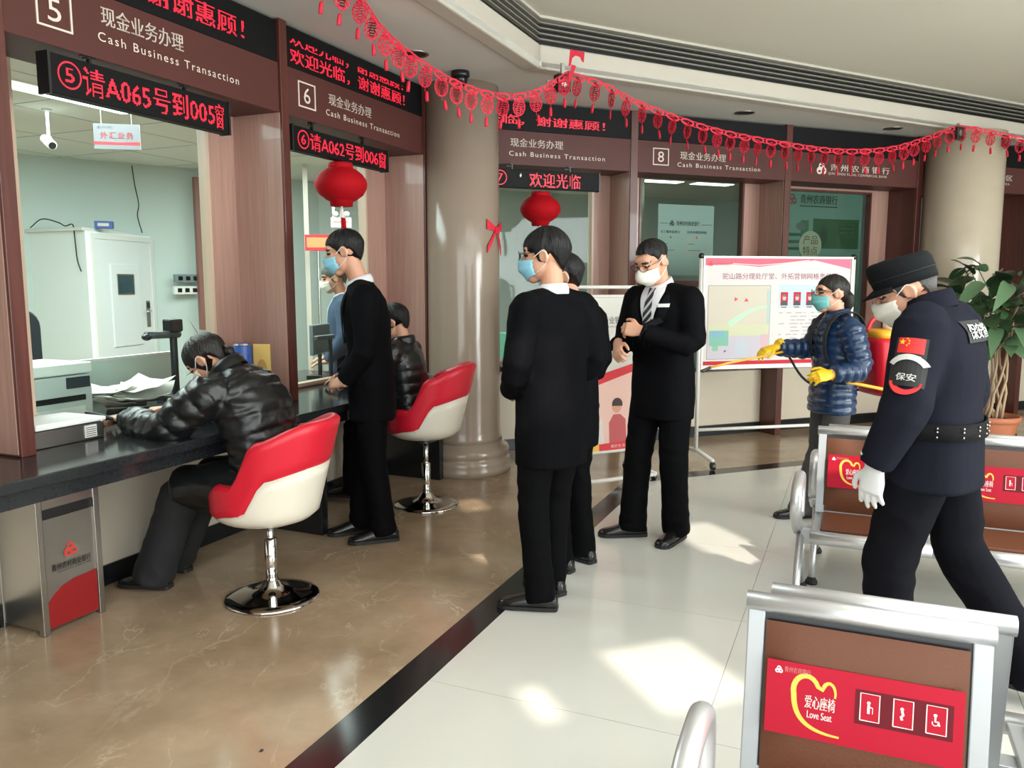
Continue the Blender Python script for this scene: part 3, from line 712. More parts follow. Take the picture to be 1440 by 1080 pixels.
bench('silver framed bench behind the security guard with brown leather and red love seat stickers', MN.copy() @ Matrix.Translation((1.45 * .9185 - 3.72 * .3955, 1.45 * .3955 + 3.72 * .9185, 0)))

# --- rolling notice board
BM = Matrix.Translation((1.53, 6.48, 0)) @ Matrix.Rotation(math.radians(13), 4, 'Z')
o = thing('notice_board', 'white rolling notice board with pink headed district map and portraits', 'notice board', BM)
BW, Z0, Z1 = 1.36, .80, 1.685
for x in (-.028, BW): part('post', MB().tube([(x + .014, 0, .09), (x + .014, 0, Z1 - .02)], .016, 14), M_whitepaint, o, smooth=True)
for x in (-.014, BW + .014):
    f = part('foot', MB().tube([(x, -.30, .075), (x, 0, .11), (x, .28, .075)], .017, 12), M_whitepaint, o, smooth=True)
    for y in (-.30, .28):
        c = part('caster', MB().tube([(-.012, 0, 0), (.012, 0, 0)], .032, 18), M_blackpl, f, Matrix.Translation((x, y, .034)), smooth=False)
    part('end_knob', MB().ell((x, 0, Z1 + .0), (.024, .024, .024)), M_blackpl, o, smooth=True)
part('lower_rail', MB().tube([(0, 0, .27), (BW, 0, .27)], .014, 12), M_whitepaint, o, smooth=True)
part('rim', MB().box(-.0, BW, -.018, .018, Z1 - .015, Z1).box(0, BW, -.018, .018, Z0 - .03, Z0).box(0, .014, -.018, .018, Z0, Z1 - .015).box(BW - .014, BW, -.018, .018, Z0, Z1 - .015), M_whitepaint, o)
part('panel', MB().box(.01, BW - .01, -.006, .014, Z0, Z1 - .01), M_paper, o)
def bq(name, u0, v0, u1, v1, col, y, rough=.5):
    col = tuple(int(c * .90) for c in col); m = mat('print_%02x%02x%02x' % col, srgb(*col), rough, spec=.2)
    return part(name, flat_poly([(u0, v0), (u1, v0), (u1, v1), (u0, v1)], y), m, o)
bq('poster', .02, Z0 + .004, BW - .016, Z1 - .017, (236, 228, 226), -.0066)
hdr = [(.02, Z1 - .018), (.02, Z1 - .075), (.25, Z1 - .065), (.5, Z1 - .085), (.75, Z1 - .055), (1.0, Z1 - .03), (1.2, Z1 - .07), (BW - .02, Z1 - .10), (BW - .02, Z1 - .018)]
M_hdr = mat('print_pink_red', srgb(204, 78, 104), .5)
part('pink_header', flat_poly([hdr[0]] + hdr[1:3] + [(.5, Z1 - .085), (.75, Z1 - .055), (1.0, Z1 - .03), (1.0, Z1 - .018)], -.0072), M_hdr, o)
part('pink_header', flat_poly([(1.0, Z1 - .018), (1.0, Z1 - .03), (1.2, Z1 - .07), (BW - .02, Z1 - .10), (BW - .02, Z1 - .018)], -.0072), mat('print_rose', srgb(214, 96, 124), .5), o)
part('white_wave', ribbon2d([(.26, Z1 - .06), (.5, Z1 - .072), (.72, Z1 - .055), (.95, Z1 - .03)], .006, -.0078), M_paper, o)
logo('bank_logo', o, mat('print_logo_red', srgb(204, 50, 40), .5), .065, Z1 - .062, .022, -.008)
wall_text('bank_lettering', o, mat('print_greyred', srgb(170, 90, 100), .5), '青州农商银行', .10, .24, Z1 - .075, Z1 - .053, -.008)
wall_text('board_title', o, mat('print_maroon', srgb(140, 44, 84), .5), '驼山路分理处厅堂、外拓营销网格责任图', .17, 1.22, Z1 - .185, Z1 - .135, -.008)
bq('map_sheet', .05, Z0 + .05, .61, Z1 - .235, (150, 150, 140), -.0070); bq('map_field', .054, Z0 + .054, .606, Z1 - .239, (224, 214, 196), -.0076)
mp = o
part('map_green_road', ribbon2d([(.24, Z0 + .33), (.33, Z0 + .39), (.42, Z0 + .44), (.52, Z0 + .47), (.604, Z0 + .48)], [.05, .045, .03, .02, .016], -.0082), mat('print_palegreen', srgb(176, 214, 180), .5), o)
bq('map_block', .056, Z0 + .24, .60, Z0 + .33, (222, 222, 186), -.0080); bq('map_block', .056, Z0 + .056, .60, Z0 + .24, (214, 206, 216), -.0080)
bq('map_block', .07, Z0 + .16, .24, Z0 + .285, (140, 200, 178), -.0086); bq('map_block', .07, Z0 + .23, .20, Z0 + .285, (140, 190, 208), -.0090); bq('map_block', .10, Z0 + .12, .15, Z0 + .16, (150, 206, 170), -.0086)
bq('map_block', .53, Z0 + .09, .60, Z0 + .25, (226, 190, 200), -.0086); bq('map_block', .30, Z0 + .08, .42, Z0 + .20, (206, 212, 222), -.0086)
bq('map_block', .58, Z0 + .33, .604, Z0 + .62, (190, 214, 208), -.0086)
M_pin = mat('print_red', srgb(206, 40, 50), .5)
part('map_flag', flat_poly([(.285, Z0 + .52), (.285, Z0 + .555), (.315, Z0 + .54)], -.009), M_pin, o); part('map_flag', flat_poly([(.37, Z0 + .52), (.39, Z0 + .55), (.41, Z0 + .52)], -.009), M_pin, o); part('map_flag', flat_poly([(.20, Z0 + .105), (.23, Z0 + .12), (.205, Z0 + .125)], -.009), M_blackpl, o)
bq('portrait_field', .68, Z0 + .465, 1.30, Z0 + .655, (206, 228, 230), -.0074)
M_txt = mat('print_grey_text', srgb(96, 92, 100), .6)
for i in range(5):
    x = .70 + i * .118
    pf = bq('portrait', x, Z0 + .485, x + .068, Z0 + .595, (210, 30, 66), -.008)
    part('portrait_suit', flat_poly([(x + .004, Z0 + .486), (x + .064, Z0 + .486), (x + .058, Z0 + .515), (x + .04, Z0 + .527), (x + .028, Z0 + .527), (x + .01, Z0 + .515)], -.0084), mat('print_navy', srgb(28, 30, 50), .5), pf)
    part('portrait_face', MB().add([(x + .034 + .017 * math.cos(a), -.0088, Z0 + .548 + .022 * math.sin(a)) for a in [2 * PI * j / 12 for j in range(12)]], [tuple(range(12))]), mat('print_skin', srgb(226, 170, 150), .5), pf)
    part('portrait_hair', MB().add([(x + .034 + .019 * math.cos(a), -.0092, Z0 + .556 + .022 * math.sin(a)) for a in [PI * j / 8 for j in range(9)]], [tuple(range(9))]), M_blackpl, pf)
    bq('name_line', x + .008, Z0 + .467, x + .058, Z0 + .476, (120, 112, 120), -.008)
tx = MB(); rnd = random.Random(3)
for r in range(11):
    z = Z0 + .42 - r * .03; x = .69 + (0 if r % 3 == 0 else .11)
    while x < 1.26: l = rnd.uniform(.02, .09); tx.quad((x, -.0078, z), (x + l, -.0078, z), (x + l, -.0078, z + .010), (x, -.0078, z + .010)); x += l + rnd.uniform(.012, .05)
stuff(part('body_text', tx, mat('print_faint_text', srgb(176, 168, 176), .6), o))
bq('red_footer', .02, Z0 + .004, BW - .016, Z0 + .035, (214, 36, 56), -.0078)

# --- rolling poster stand
PMx = Matrix.Translation((.36, 5.66, 0)) @ Matrix.Rotation(math.radians(26), 4, 'Z')
o = thing('poster_stand', 'white framed rolling poster stand behind the men in black suits', 'poster stand', PMx); PW = .74
for x in (0, PW):
    part('post', MB().tube([(x, .16, .07), (x, 0, 1.445)], .014, 12), M_whitepaint, o, smooth=True)
    part('foot', MB().tube([(x, -.12, .05), (x, .30, .05)], .016, 12), M_whitepaint, o, smooth=True)
    for y in (-.10, .28): part('caster', MB().tube([(x - .012, y, .026), (x + .012, y, .026)], .026, 14), M_blackpl, o)
part('top_rail', MB().tube([(0, 0, 1.44), (PW, 0, 1.44)], .013, 12), M_whitepaint, o, smooth=True)
part('base_rail', MB().tube([(0, -.12, .045), (PW, -.12, .045)], .016, 12), M_whitepaint, o, smooth=True)
lean = Matrix.Translation((0, -.005, 1.375)) @ Matrix.Rotation(math.radians(-4), 4, 'X')
part('clip_rail', MB().tube([(.02, 0, 0), (PW - .02, 0, 0)], .011, 12), M_whitepaint, o, lean, smooth=True)
part('clip_rail', MB().tube([(.02, 0, -1.13), (PW - .02, 0, -1.13)], .012, 12), M_whitepaint, o, lean, smooth=True)
ps = part('poster_sheet', MB().box(.03, PW - .03, -.002, .002, -1.13, 0), M_paper, o, lean)
def pp(name, pts, col, y): return part(name, flat_poly(pts, y), mat('print_%02x%02x%02x' % col, srgb(*col), .5), ps)
wall_text('bank_lettering', ps, M_txt, '青州农村商业银行', .108, .525, -.20, -.147, -.003, bold=.01)
stuff(wall_text('small_lettering', ps, M_txt, 'QINGZHOU RURAL COMMERCIAL BANK', .12, .52, -.228, -.215, -.003))
logo('bank_logo', ps, M_pin, .07, -.175, .034, -.003)
pp('red_wave', [(.031, -.60), (.3, -.56), (.55, -.50), (PW - .031, -.46), (PW - .031, -.52), (.55, -.56), (.3, -.63), (.031, -.70)], (216, 44, 56), -.0028)
pp('picture', [(.031, -1.09), (PW - .031, -1.09), (PW - .031, -.52), (.55, -.56), (.3, -.63), (.031, -.70)], (240, 196, 184), -.0026)
def disc(name, cx, cz, rx, rz, col, y, a0=0, a1=2 * PI):
    pp(name, [(cx + rx * math.cos(a0 + (a1 - a0) * j / 14), cz + rz * math.sin(a0 + (a1 - a0) * j / 14)) for j in range(15)], col, y)
for cx, cz, s, shirt in ((.42, -.80, 1.0, (196, 84, 88)), (.60, -.72, 1.05, (206, 226, 218)), (.22, -.80, 1.05, (226, 214, 208))):
    pp('printed_body', [(cx - .07 * s, -1.085), (cx + .08 * s, -1.085), (cx + .075 * s, cz - .10 * s), (cx + .03 * s, cz - .06 * s), (cx - .03 * s, cz - .06 * s), (cx - .07 * s, cz - .12 * s)], shirt, -.0030)
    disc('printed_face', cx, cz, .042 * s, .052 * s, (222, 160, 136), -.0034); disc('printed_hair', cx + .006, cz + .012, .046 * s, .048 * s, (60, 34, 28), -.0038, -.3, PI + .2)
pp('red_footer', [(.26, -1.12), (PW - .031, -1.12), (PW - .031, -1.055), (.26, -1.07)], (220, 40, 52), -.0042)
pp('gold_footer', [(.031, -1.12), (.26, -1.12), (.26, -1.06), (.031, -1.04)], (240, 190, 80), -.0042)
stuff(wall_text('small_lettering', ps, M_paper, '美好生活 值得信赖', .36, .62, -1.105, -1.08, -.0046))

# --- potted plant
def pot(label, x, y, r, h, col):
    o = thing('potted_plant' if r > .18 else 'flower_pot', label, 'plant' if r > .18 else 'pot', Matrix.Translation((x, y, 0)))
    part('pot', MB().lathe([(r * .68, 0), (r * .72, .01), (r * .93, h * .8), (r * .95, h * .83), (r * 1.02, h * .84), (r * 1.02, h), (r * .94, h), (r * .92, h * .86), (r * .9, h * .84)], 36), mat('terracotta_%d' % int(col[0] * 1000), col, .6, var=.1), o, smooth=True)
    part('soil', MB().lathe([(r * .91, h * .86), (.001, h * .88)], 20), mat('dark_soil', srgb(50, 38, 30), .9), o)
    return o
pl = pot('tall green leafy plant in a terracotta pot by the right hand column', 4.26, 7.0, .215, .31, srgb(186, 112, 80))
pot('small dark red flower pot beside the terracotta plant pot', 4.64, 6.85, .15, .30, srgb(150, 30, 36))
part('pot_band', MB().lathe([(.189, .115), (.196, .15), (.193, .15), (.186, .115)], 36), mat('pot_pattern_dark', srgb(96, 60, 46), .7), pl, smooth=True)
rnd = random.Random(11); M_stem = mat('pale_plant_stem', srgb(176, 150, 120), .7); M_leafs = [mat('leaf_green_%d' % i, c, .35, var=.25, vscale=6) for i, c in enumerate((srgb(44, 72, 42), srgb(64, 92, 58), srgb(88, 118, 84), srgb(34, 54, 34)))]
tips = []
for i in range(7):
    a = 2 * PI * i / 7; r0 = .07
    pts = [Vector((r0 * math.cos(a), r0 * math.sin(a), .26))]
    for k in range(1, 9): t = k / 8; aa = a + 2.6 * t + rnd.uniform(-.2, .2); rr = .06 + .03 * math.sin(7 * t + i) + .22 * max(0, t - .6); pts.append(Vector((rr * math.cos(aa), rr * math.sin(aa), .26 + 1.0 * t + rnd.uniform(-.01, .01))))
    part('stem', MB().tube(pts, [.013 - .006 * k / 8 for k in range(9)], 8), M_stem, pl, smooth=True); tips.append(pts)
def leaf_mesh(L, Wd, droop):
    mb = MB(); n = 8; vs = []
    for i in range(n + 1):
        t = i / n; w_ = Wd * (math.sin(PI * min(1, t * .94 + .06)) ** .8) * (1.15 - .45 * t); z = -droop * t * t * L; y = L * t * (1 - .15 * droop * t)
        vs += [(-w_, y, z + .18 * w_), (0, y, z - .02 * w_), (w_, y, z + .18 * w_)]
    fs = []
    for i in range(n): b = 3 * i; fs += [(b, b + 1, b + 4, b + 3), (b + 1, b + 2, b + 5, b + 4)]
    mb.add(vs, fs); return mb.mesh('leaf', True)
LV = []
for i in range(4):
    me = leaf_mesh(.20 + .03 * (i % 3), .055 + .012 * (i % 2), .35 + .25 * (i % 3)); me.materials.append(M_leafs[i]); LV.append(me)
for i in range(150):
    st = rnd.choice(tips); h = rnd.uniform(.92, 1.0) if i % 3 else rnd.uniform(.62, 1.0); p = st[int(h * 8)].copy()
    a = rnd.uniform(0, 2 * PI); el = rnd.uniform(-.5, .9); R = rnd.uniform(.05, .44); dirv = Vector((math.cos(a) * math.cos(el), math.sin(a) * math.cos(el), math.sin(el)))
    base = Vector((math.cos(a) * R, math.sin(a) * R, min(1.80, max(.92, p.z + rnd.uniform(-.22, .52) - .15 * R))))
    Mx = Matrix.Translation(base) @ dirv.to_track_quat('Y', 'Z').to_matrix().to_4x4() @ Matrix.Rotation(rnd.uniform(-.7, .7), 4, 'Y')
    l = bpy.data.objects.new('leaf', LV[rnd.randrange(4)]); COL.objects.link(l); l.parent = pl; l.matrix_local = Mx @ Matrix.Scale(rnd.uniform(.85, 1.35), 4)
    if i % 4 == 0: part('leaf_stalk', MB().tube([p, (p + base) / 2 + Vector((0, 0, .04)), base], .004, 6), M_leafs[1], pl, smooth=True)

# ================================================================== CEILING FITTINGS, GARLANDS
o = thing('dome_camera', 'black dome security camera on the soffit above the near column', 'camera', Matrix.Translation((-.36, 5.80, ZT)))
part('mount', MB().lathe([(.064, 0), (.066, -.03), (.06, -.04)], 28), M_blackpl, o, smooth=True)
part('dome', MB().lathe([(.052, -.04), (.05, -.06), (.04, -.085), (.022, -.102), (.001, -.108)], 28), mat('dome_black_glass', (.01, .01, .012, 1), .06), o, smooth=True)
for x, y, lab in ((2.01, 7.15, 'unlit round downlight in the soffit above the number 8 board'), (3.63, 7.86, 'unlit round downlight in the soffit near the right hand column'), (-.62, 5.36, 'unlit round downlight in the soffit behind the red garland')):
    o = thing('downlight', lab, 'downlight', Matrix.Translation((x, y, ZT)))
    part('rim', MB().lathe([(.085, 0), (.086, -.006), (.07, -.008), (.068, -.002)], 32, cap=False), M_steel, o, smooth=True)
    part('lens', MB().lathe([(.069, -.003), (.001, -.0035)], 32), mat('downlight_dark', (.03, .03, .028, 1), .3), o)
for x, y, z, lab in ((.34, 5.58, 2.80, 'small black speaker box by the top of the two garlands'), (4.12, 7.62, 2.84, 'black square lamp box left of the garland by the right column'), (4.72, 7.92, 2.82, 'black square lamp box right of the garland by the right column')):
    o = thing('lamp_box', lab, 'lamp', Matrix.Translation((x, y, z)) @ Matrix.Rotation(math.radians(28), 4, 'Z'))
    part('box', MB().box(-.05, .05, -.03, .04, -.055, .055), M_blackpl, o, bevel=.006)
    part('bracket', MB().box(-.012, .012, -.006, .014, .055, ZT - z).box(-.12, -.05, 0, .01, -.008, .008), M_steel, o)
    part('lens', MB().lathe([(.03, 0), (.001, .004)], 18).xf(Matrix.Translation((0, -.031, 0)) @ Matrix.Rotation(PI / 2, 4, 'X')), M_steel, o)

def pendant_mesh():
    mb = MB(); n = 28; a, b = .040, .055
    for (o1, o2) in ((1.0, .86), (.74, .66)):
        vs = [];
        for s_ in (o1, o2):
            for y in (-.001, .001): vs += [(a * s_ * math.cos(2 * PI * j / n) * (1 + (.05 * (j % 2) if s_ == 1 else 0)), y, -.062 + b * s_ * math.sin(2 * PI * j / n) * (1 + (.05 * (j % 2) if s_ == 1 else 0))) for j in range(n)]
        fs = []
        for j in range(n):
            k = (j + 1) % n; fs += [(j, k, 2 * n + k, 2 * n + j), (n + j, 3 * n + j, 3 * n + k, n + k), (j, n + j, n + k, k), (2 * n + j, 2 * n + k, 3 * n + k, 3 * n + j)]
        if o1 == 1.0 or True: mb.add(vs, fs)
    for j in range(8):
        aa = 2 * PI * j / 8 + .2; p = Vector((a * .7 * math.cos(aa), 0, -.062 + b * .7 * math.sin(aa))); q = Vector((a * .9 * math.cos(aa), 0, -.062 + b * .9 * math.sin(aa))); mb.tube([p, q], .004, 4)
    mb.box(-.012, .012, -.001, .001, -.012, .006); mb.box(-.0015, .0015, -.001, .001, -.14, -.117)
    return mb
PEND = pendant_mesh().mesh('pendant'); PEND.materials.append(M_redpaper)
q, f = fit_text('春', -.026, .026, -.104, -.022, bold=.02); mb = MB(); mb.add([(p[0], -.0012, p[1]) for p in q], f).add([(p[0], .0012, p[1]) for p in q], [t[::-1] for t in f]); PCH = mb.mesh('spring_character'); PCH.materials.append(M_redpaper)
TAS = MB().tube([(0, 0, -.135), (0, 0, -.145), (0, 0, -.175), (0, 0, -.195)], [.004, .010, .011, .010], 6, ry=[.003, .004, .004, .003]).mesh('tassel', True); TAS.materials.append(M_redpaper)
def garland(label, P, step, face):
    pts = catmull(P, 24); o = thing('garland', label, 'garland', Matrix.Translation(pts[0])); org = pts[0]
    part('string', MB().tube([p - org for p in pts], .0035, 5), M_redpaper, o)
    part('string', MB().tube([p - org + Vector((0, 0, -.03 * abs(math.sin(i * .26)) - .006)) for i, p in enumerate(pts)], .003, 5), M_redpaper, o)
    acc = 0; nxt = step * .5; rnd = random.Random(5)
    for i in range(1, len(pts)):
        seg = (pts[i] - pts[i - 1]).length
        while acc + seg >= nxt:
            t = (nxt - acc) / seg; p = pts[i - 1].lerp(pts[i], t); tg = (pts[i] - pts[i - 1]).normalized()
            M = Matrix.Translation(p - org + Vector((0, 0, -.022))) @ Matrix.Rotation(face(p) + rnd.uniform(-.25, .25), 4, 'Z') @ Matrix.Rotation(rnd.uniform(-.08, .08), 4, 'Y')
            e = link('pendant', PEND, None, o, M); link('spring_character', PCH, None, e); link('tassel', TAS, None, e, Matrix.Rotation(rnd.uniform(-.1, .1), 4, 'Y'))
            # paper bridge with an eye-shaped hole along the string
            u = tg; v = Vector((0, 0, -1)); L = step * .46; n = 16; vs = []; bd = Vector((-u.y, u.x, 0)).normalized() * .0008
            for s_ in (1.0, .62):
                for j in range(n):
                    a = 2 * PI * j / n; hx = L * (math.cos(a)) * (1 if s_ == 1 else .72); hz = .026 * math.sin(a) * (1 if s_ == 1 else .5); vs.append(p - org + u * hx + v * (hz + .018))
            mb = MB(); mb.add(vs, [(j, (j + 1) % n, n + (j + 1) % n, n + j) for j in range(n)]); part('paper_bridge', mb, M_redpaper, o)
            nxt += step
        acc += seg
    return o
garland('red paper cut garland hanging over the near column', [(-.95, 4.05, 3.0), (-.78, 4.30, 2.93), (-.69, 4.5, 2.83), (-.55, 4.75, 2.755), (-.34, 5.0, 2.68), (-.09, 5.22, 2.655), (.13, 5.36, 2.70), (.37, 5.48, 2.85)], .125, lambda p: math.atan2(p.x, p.y) * -1.0)
garland('red paper cut garland stretched along the far wall to the right hand column', [(.37, 5.48, 2.85), (.63, 5.66, 2.82), (.91, 5.88, 2.745), (1.52, 6.28, 2.645), (2.2, 6.7, 2.61), (2.78, 7.0, 2.60), (3.3, 7.22, 2.65), (3.7, 7.42, 2.765), (4.1, 7.60, 2.90), (4.45, 7.68, 2.88), (4.85, 7.72, 2.80), (5.4, 7.9, 2.7)], .155, lambda p: math.radians(-50))
o = thing('paper_fan', 'red paper fan fixed on the fascia above the garland ends', 'decoration', Matrix.Translation((.40, 5.46, 2.86)) @ Matrix.Rotation(math.radians(-4), 4, 'Z'))
fanp = MB(); n = 10
vs = [(.03 + .015 * math.cos(PI * j / n), .0, .06 + .05 * math.sin(PI * j / n)) for j in range(n + 1)]
fanp = slab([(-.03, .02), (-.02, .125), (.075, .105), (.07, .04), (.055, .05), (.045, .075), (.015, .085), (-.005, .07), (-.015, .02)], -.001, .001)
part('fan_sheet', fanp, M_redpaper, o)
part('fan_tail', slab([(-.035, -.09), (-.01, .03), (.02, .02), (-.02, -.09)], -.001, .001), M_redpaper, o)
# bow tied on the near column
bow = thing('ribbon_bow', 'red ribbon bow tied to the side of the near column', 'bow', Matrix.Translation((-.385, 6.27, 1.82)))
def on_col(pts, r=.296):
    th = [p[0] for p in pts]; mb = MB(); n = len(pts) // 2; vs = [(r * math.cos(math.radians(a)), r * math.sin(math.radians(a)), z) for a, z in pts]; mb.add(vs, [(i, i + 1, len(pts) - 2 - i, len(pts) - 1 - i) for i in range(n - 1)]); return mb
def strip(a0, z0, a1, z1, w0, w1):
    k = 8; top = []; bot = []
    for i in range(k + 1): t = i / k; a = a0 + (a1 - a0) * t; z = z0 + (z1 - z0) * t; h = (w0 + (w1 - w0) * t) / 2; top.append((a, z + h)); bot.append((a, z - h))
    return on_col(top + bot[::-1], .30)
for nm, args in (('loop', (-28, .05, -48, .085, .03, .075)), ('loop', (-26, .05, -4, .08, .03, .075)), ('tail', (-28, .04, -47, -.10, .03, .055)), ('tail', (-26, .04, -10, -.11, .03, .06)), ('knot', (-31, .045, -22, .045, .05, .05))):
    part(nm, strip(*args), M_redpaper, bow).modifiers.new('thick', 'SOLIDIFY').thickness = .006

o = thing('floor_debris', 'tiny black scrap lying on the brown marble near the border strip', 'debris', Matrix.Translation((-.80, 2.36, 0)))
part('scrap', MB().add([(0, 0, 0), (.012, .002, 0), (.014, .010, .004), (.003, .011, .002), (.007, .005, .009)], [(0, 1, 4), (1, 2, 4), (2, 3, 4), (3, 0, 4), (0, 3, 2, 1)]), M_darkblk, o)

# ================================================================== PEOPLE
M_skin = mat('skin', srgb(206, 152, 124), .5, var=.05, vscale=20); M_lip = mat('lip', srgb(160, 90, 84), .45); M_eye = mat('eye_dark', (.02, .014, .012, 1), .2); M_brow = mat('brow_dark', (.02, .016, .014, 1), .7)
M_hair = mat('black_hair', (.006, .0055, .0055, 1), .5, spec=.3, bump=.6, bscale=160, stretch=(1, 1, .2)); M_hairb = mat('brown_black_hair', (.012, .009, .008, 1), .45, spec=.35, bump=.5, bscale=150, stretch=(1, 1, .25)); M_hairg = mat('greying_hair', (.06, .055, .052, 1), .6, bump=.4, bscale=200)
M_suit = mat('black_suit_cloth', (.0035, .0035, .0045, 1), .72, bump=.15, bscale=500, spec=.05); M_suit2 = mat('charcoal_suit_cloth', (.008, .008, .010, 1), .72, bump=.15, bscale=500, spec=.05)
M_trou = mat('black_trousers_cloth', (.0035, .0035, .0042, 1), .75, bump=.12, bscale=500, spec=.05); M_down = mat('black_down_fabric', (.006, .007, .0075, 1), .33, bump=.25, bscale=28)
M_navyp = mat('navy_down_fabric', srgb(22, 46, 78), .27, bump=.15, bscale=60); M_guard = mat('navy_uniform_cloth', srgb(27, 28, 37), .75, bump=.2, bscale=300, spec=.05); M_guardt = mat('dark_uniform_trousers', srgb(20, 20, 25), .8, bump=.2, bscale=300, spec=.05)
M_grey = mat('grey_trousers_cloth', srgb(62, 60, 60), .8, bump=.15, bscale=300); M_blue = mat('teller_blue_jacket', srgb(52, 74, 98), .75); M_shirt = mat('white_shirt_cloth', srgb(222, 220, 224), .7, bump=.08, bscale=400)
M_shoe = mat('black_shoe_leather', (.010, .009, .009, 1), .22); M_sole = mat('shoe_sole', (.012, .011, .011, 1), .6)
M_maskb = mat('blue_mask_fabric', srgb(140, 200, 220), .7, bump=.1, bscale=300); M_maskw = mat('white_mask_fabric', srgb(226, 222, 210), .75, bump=.08, bscale=300); M_maskg = mat('green_blue_mask_fabric', srgb(108, 176, 176), .7)
M_loop = mat('mask_loop_white', srgb(228, 222, 214), .6); M_yel = mat('yellow_rubber_glove', srgb(232, 186, 30), .42, bump=.15, bscale=90); M_glw = mat('white_cotton_glove', srgb(222, 222, 222), .8, bump=.15, bscale=300)

def evaluated(mb, voxel, smooth=3, fac=.5):
    me = mb.mesh('tmp'); o = bpy.data.objects.new('tmp', me); COL.objects.link(o)
    r = o.modifiers.new('r', 'REMESH'); r.mode = 'VOXEL'; r.voxel_size = voxel; r.use_smooth_shade = True
    if smooth: s = o.modifiers.new('s', 'SMOOTH'); s.iterations = smooth; s.factor = fac
    out = bpy.data.meshes.new_from_object(o.evaluated_get(bpy.context.evaluated_depsgraph_get()))
    bpy.data.objects.remove(o); bpy.data.meshes.remove(me); out.materials.clear(); out.shade_smooth(); return out
def coords(me): a = np.empty(len(me.vertices) * 3, np.float32); me.vertices.foreach_get('co', a); return a.reshape(-1, 3)
def normals(me): a = np.empty(len(me.vertices) * 3, np.float32); me.vertex_normals.foreach_get('vector', a); return a.reshape(-1, 3)
def setco(me, a): me.vertices.foreach_set('co', a.astype(np.float32).ravel()); me.update()
def wrinkle(me, amp, sc, seed=0., mask=None, ridge=True):
    c = coords(me); n = normals(me); d = np.empty(len(c))
    for i, p in enumerate(c):
        v = noise.noise(Vector((p[0] * sc[0] + seed, p[1] * sc[1] - seed, p[2] * sc[2] + seed * .7)))
        d[i] = (1 - 2.4 * abs(v)) if ridge else v
    if mask is not None: d *= mask(c)
    setco(me, c + n * (d * amp)[:, None])
def quilt(me, lines, pitch, amp):
    """down-jacket baffles: ridges across the nearest limb line"""
    c = coords(me); n = normals(me); best = np.full(len(c), 1e9); U = np.zeros(len(c))
    for pts, rad in lines:
        acc = 0
        for a, b in zip(pts[:-1], pts[1:]):
            a = np.array(a); b = np.array(b); ab = b - a; L = np.linalg.norm(ab); t = np.clip(((c - a) @ ab) / (L * L), 0, 1)
            d = np.linalg.norm(c - (a + t[:, None] * ab), axis=1) / rad; m = d < best; best[m] = d[m]; U[m] = (acc + t * L)[m]; acc += L
    j = np.array([noise.noise(Vector(p) * 9) for p in c])
    k = np.abs(np.sin(np.pi * (U + .012 * j) / pitch)) ** .5
    setco(me, c + n * ((k - .6) * amp + j * amp * .35)[:, None])

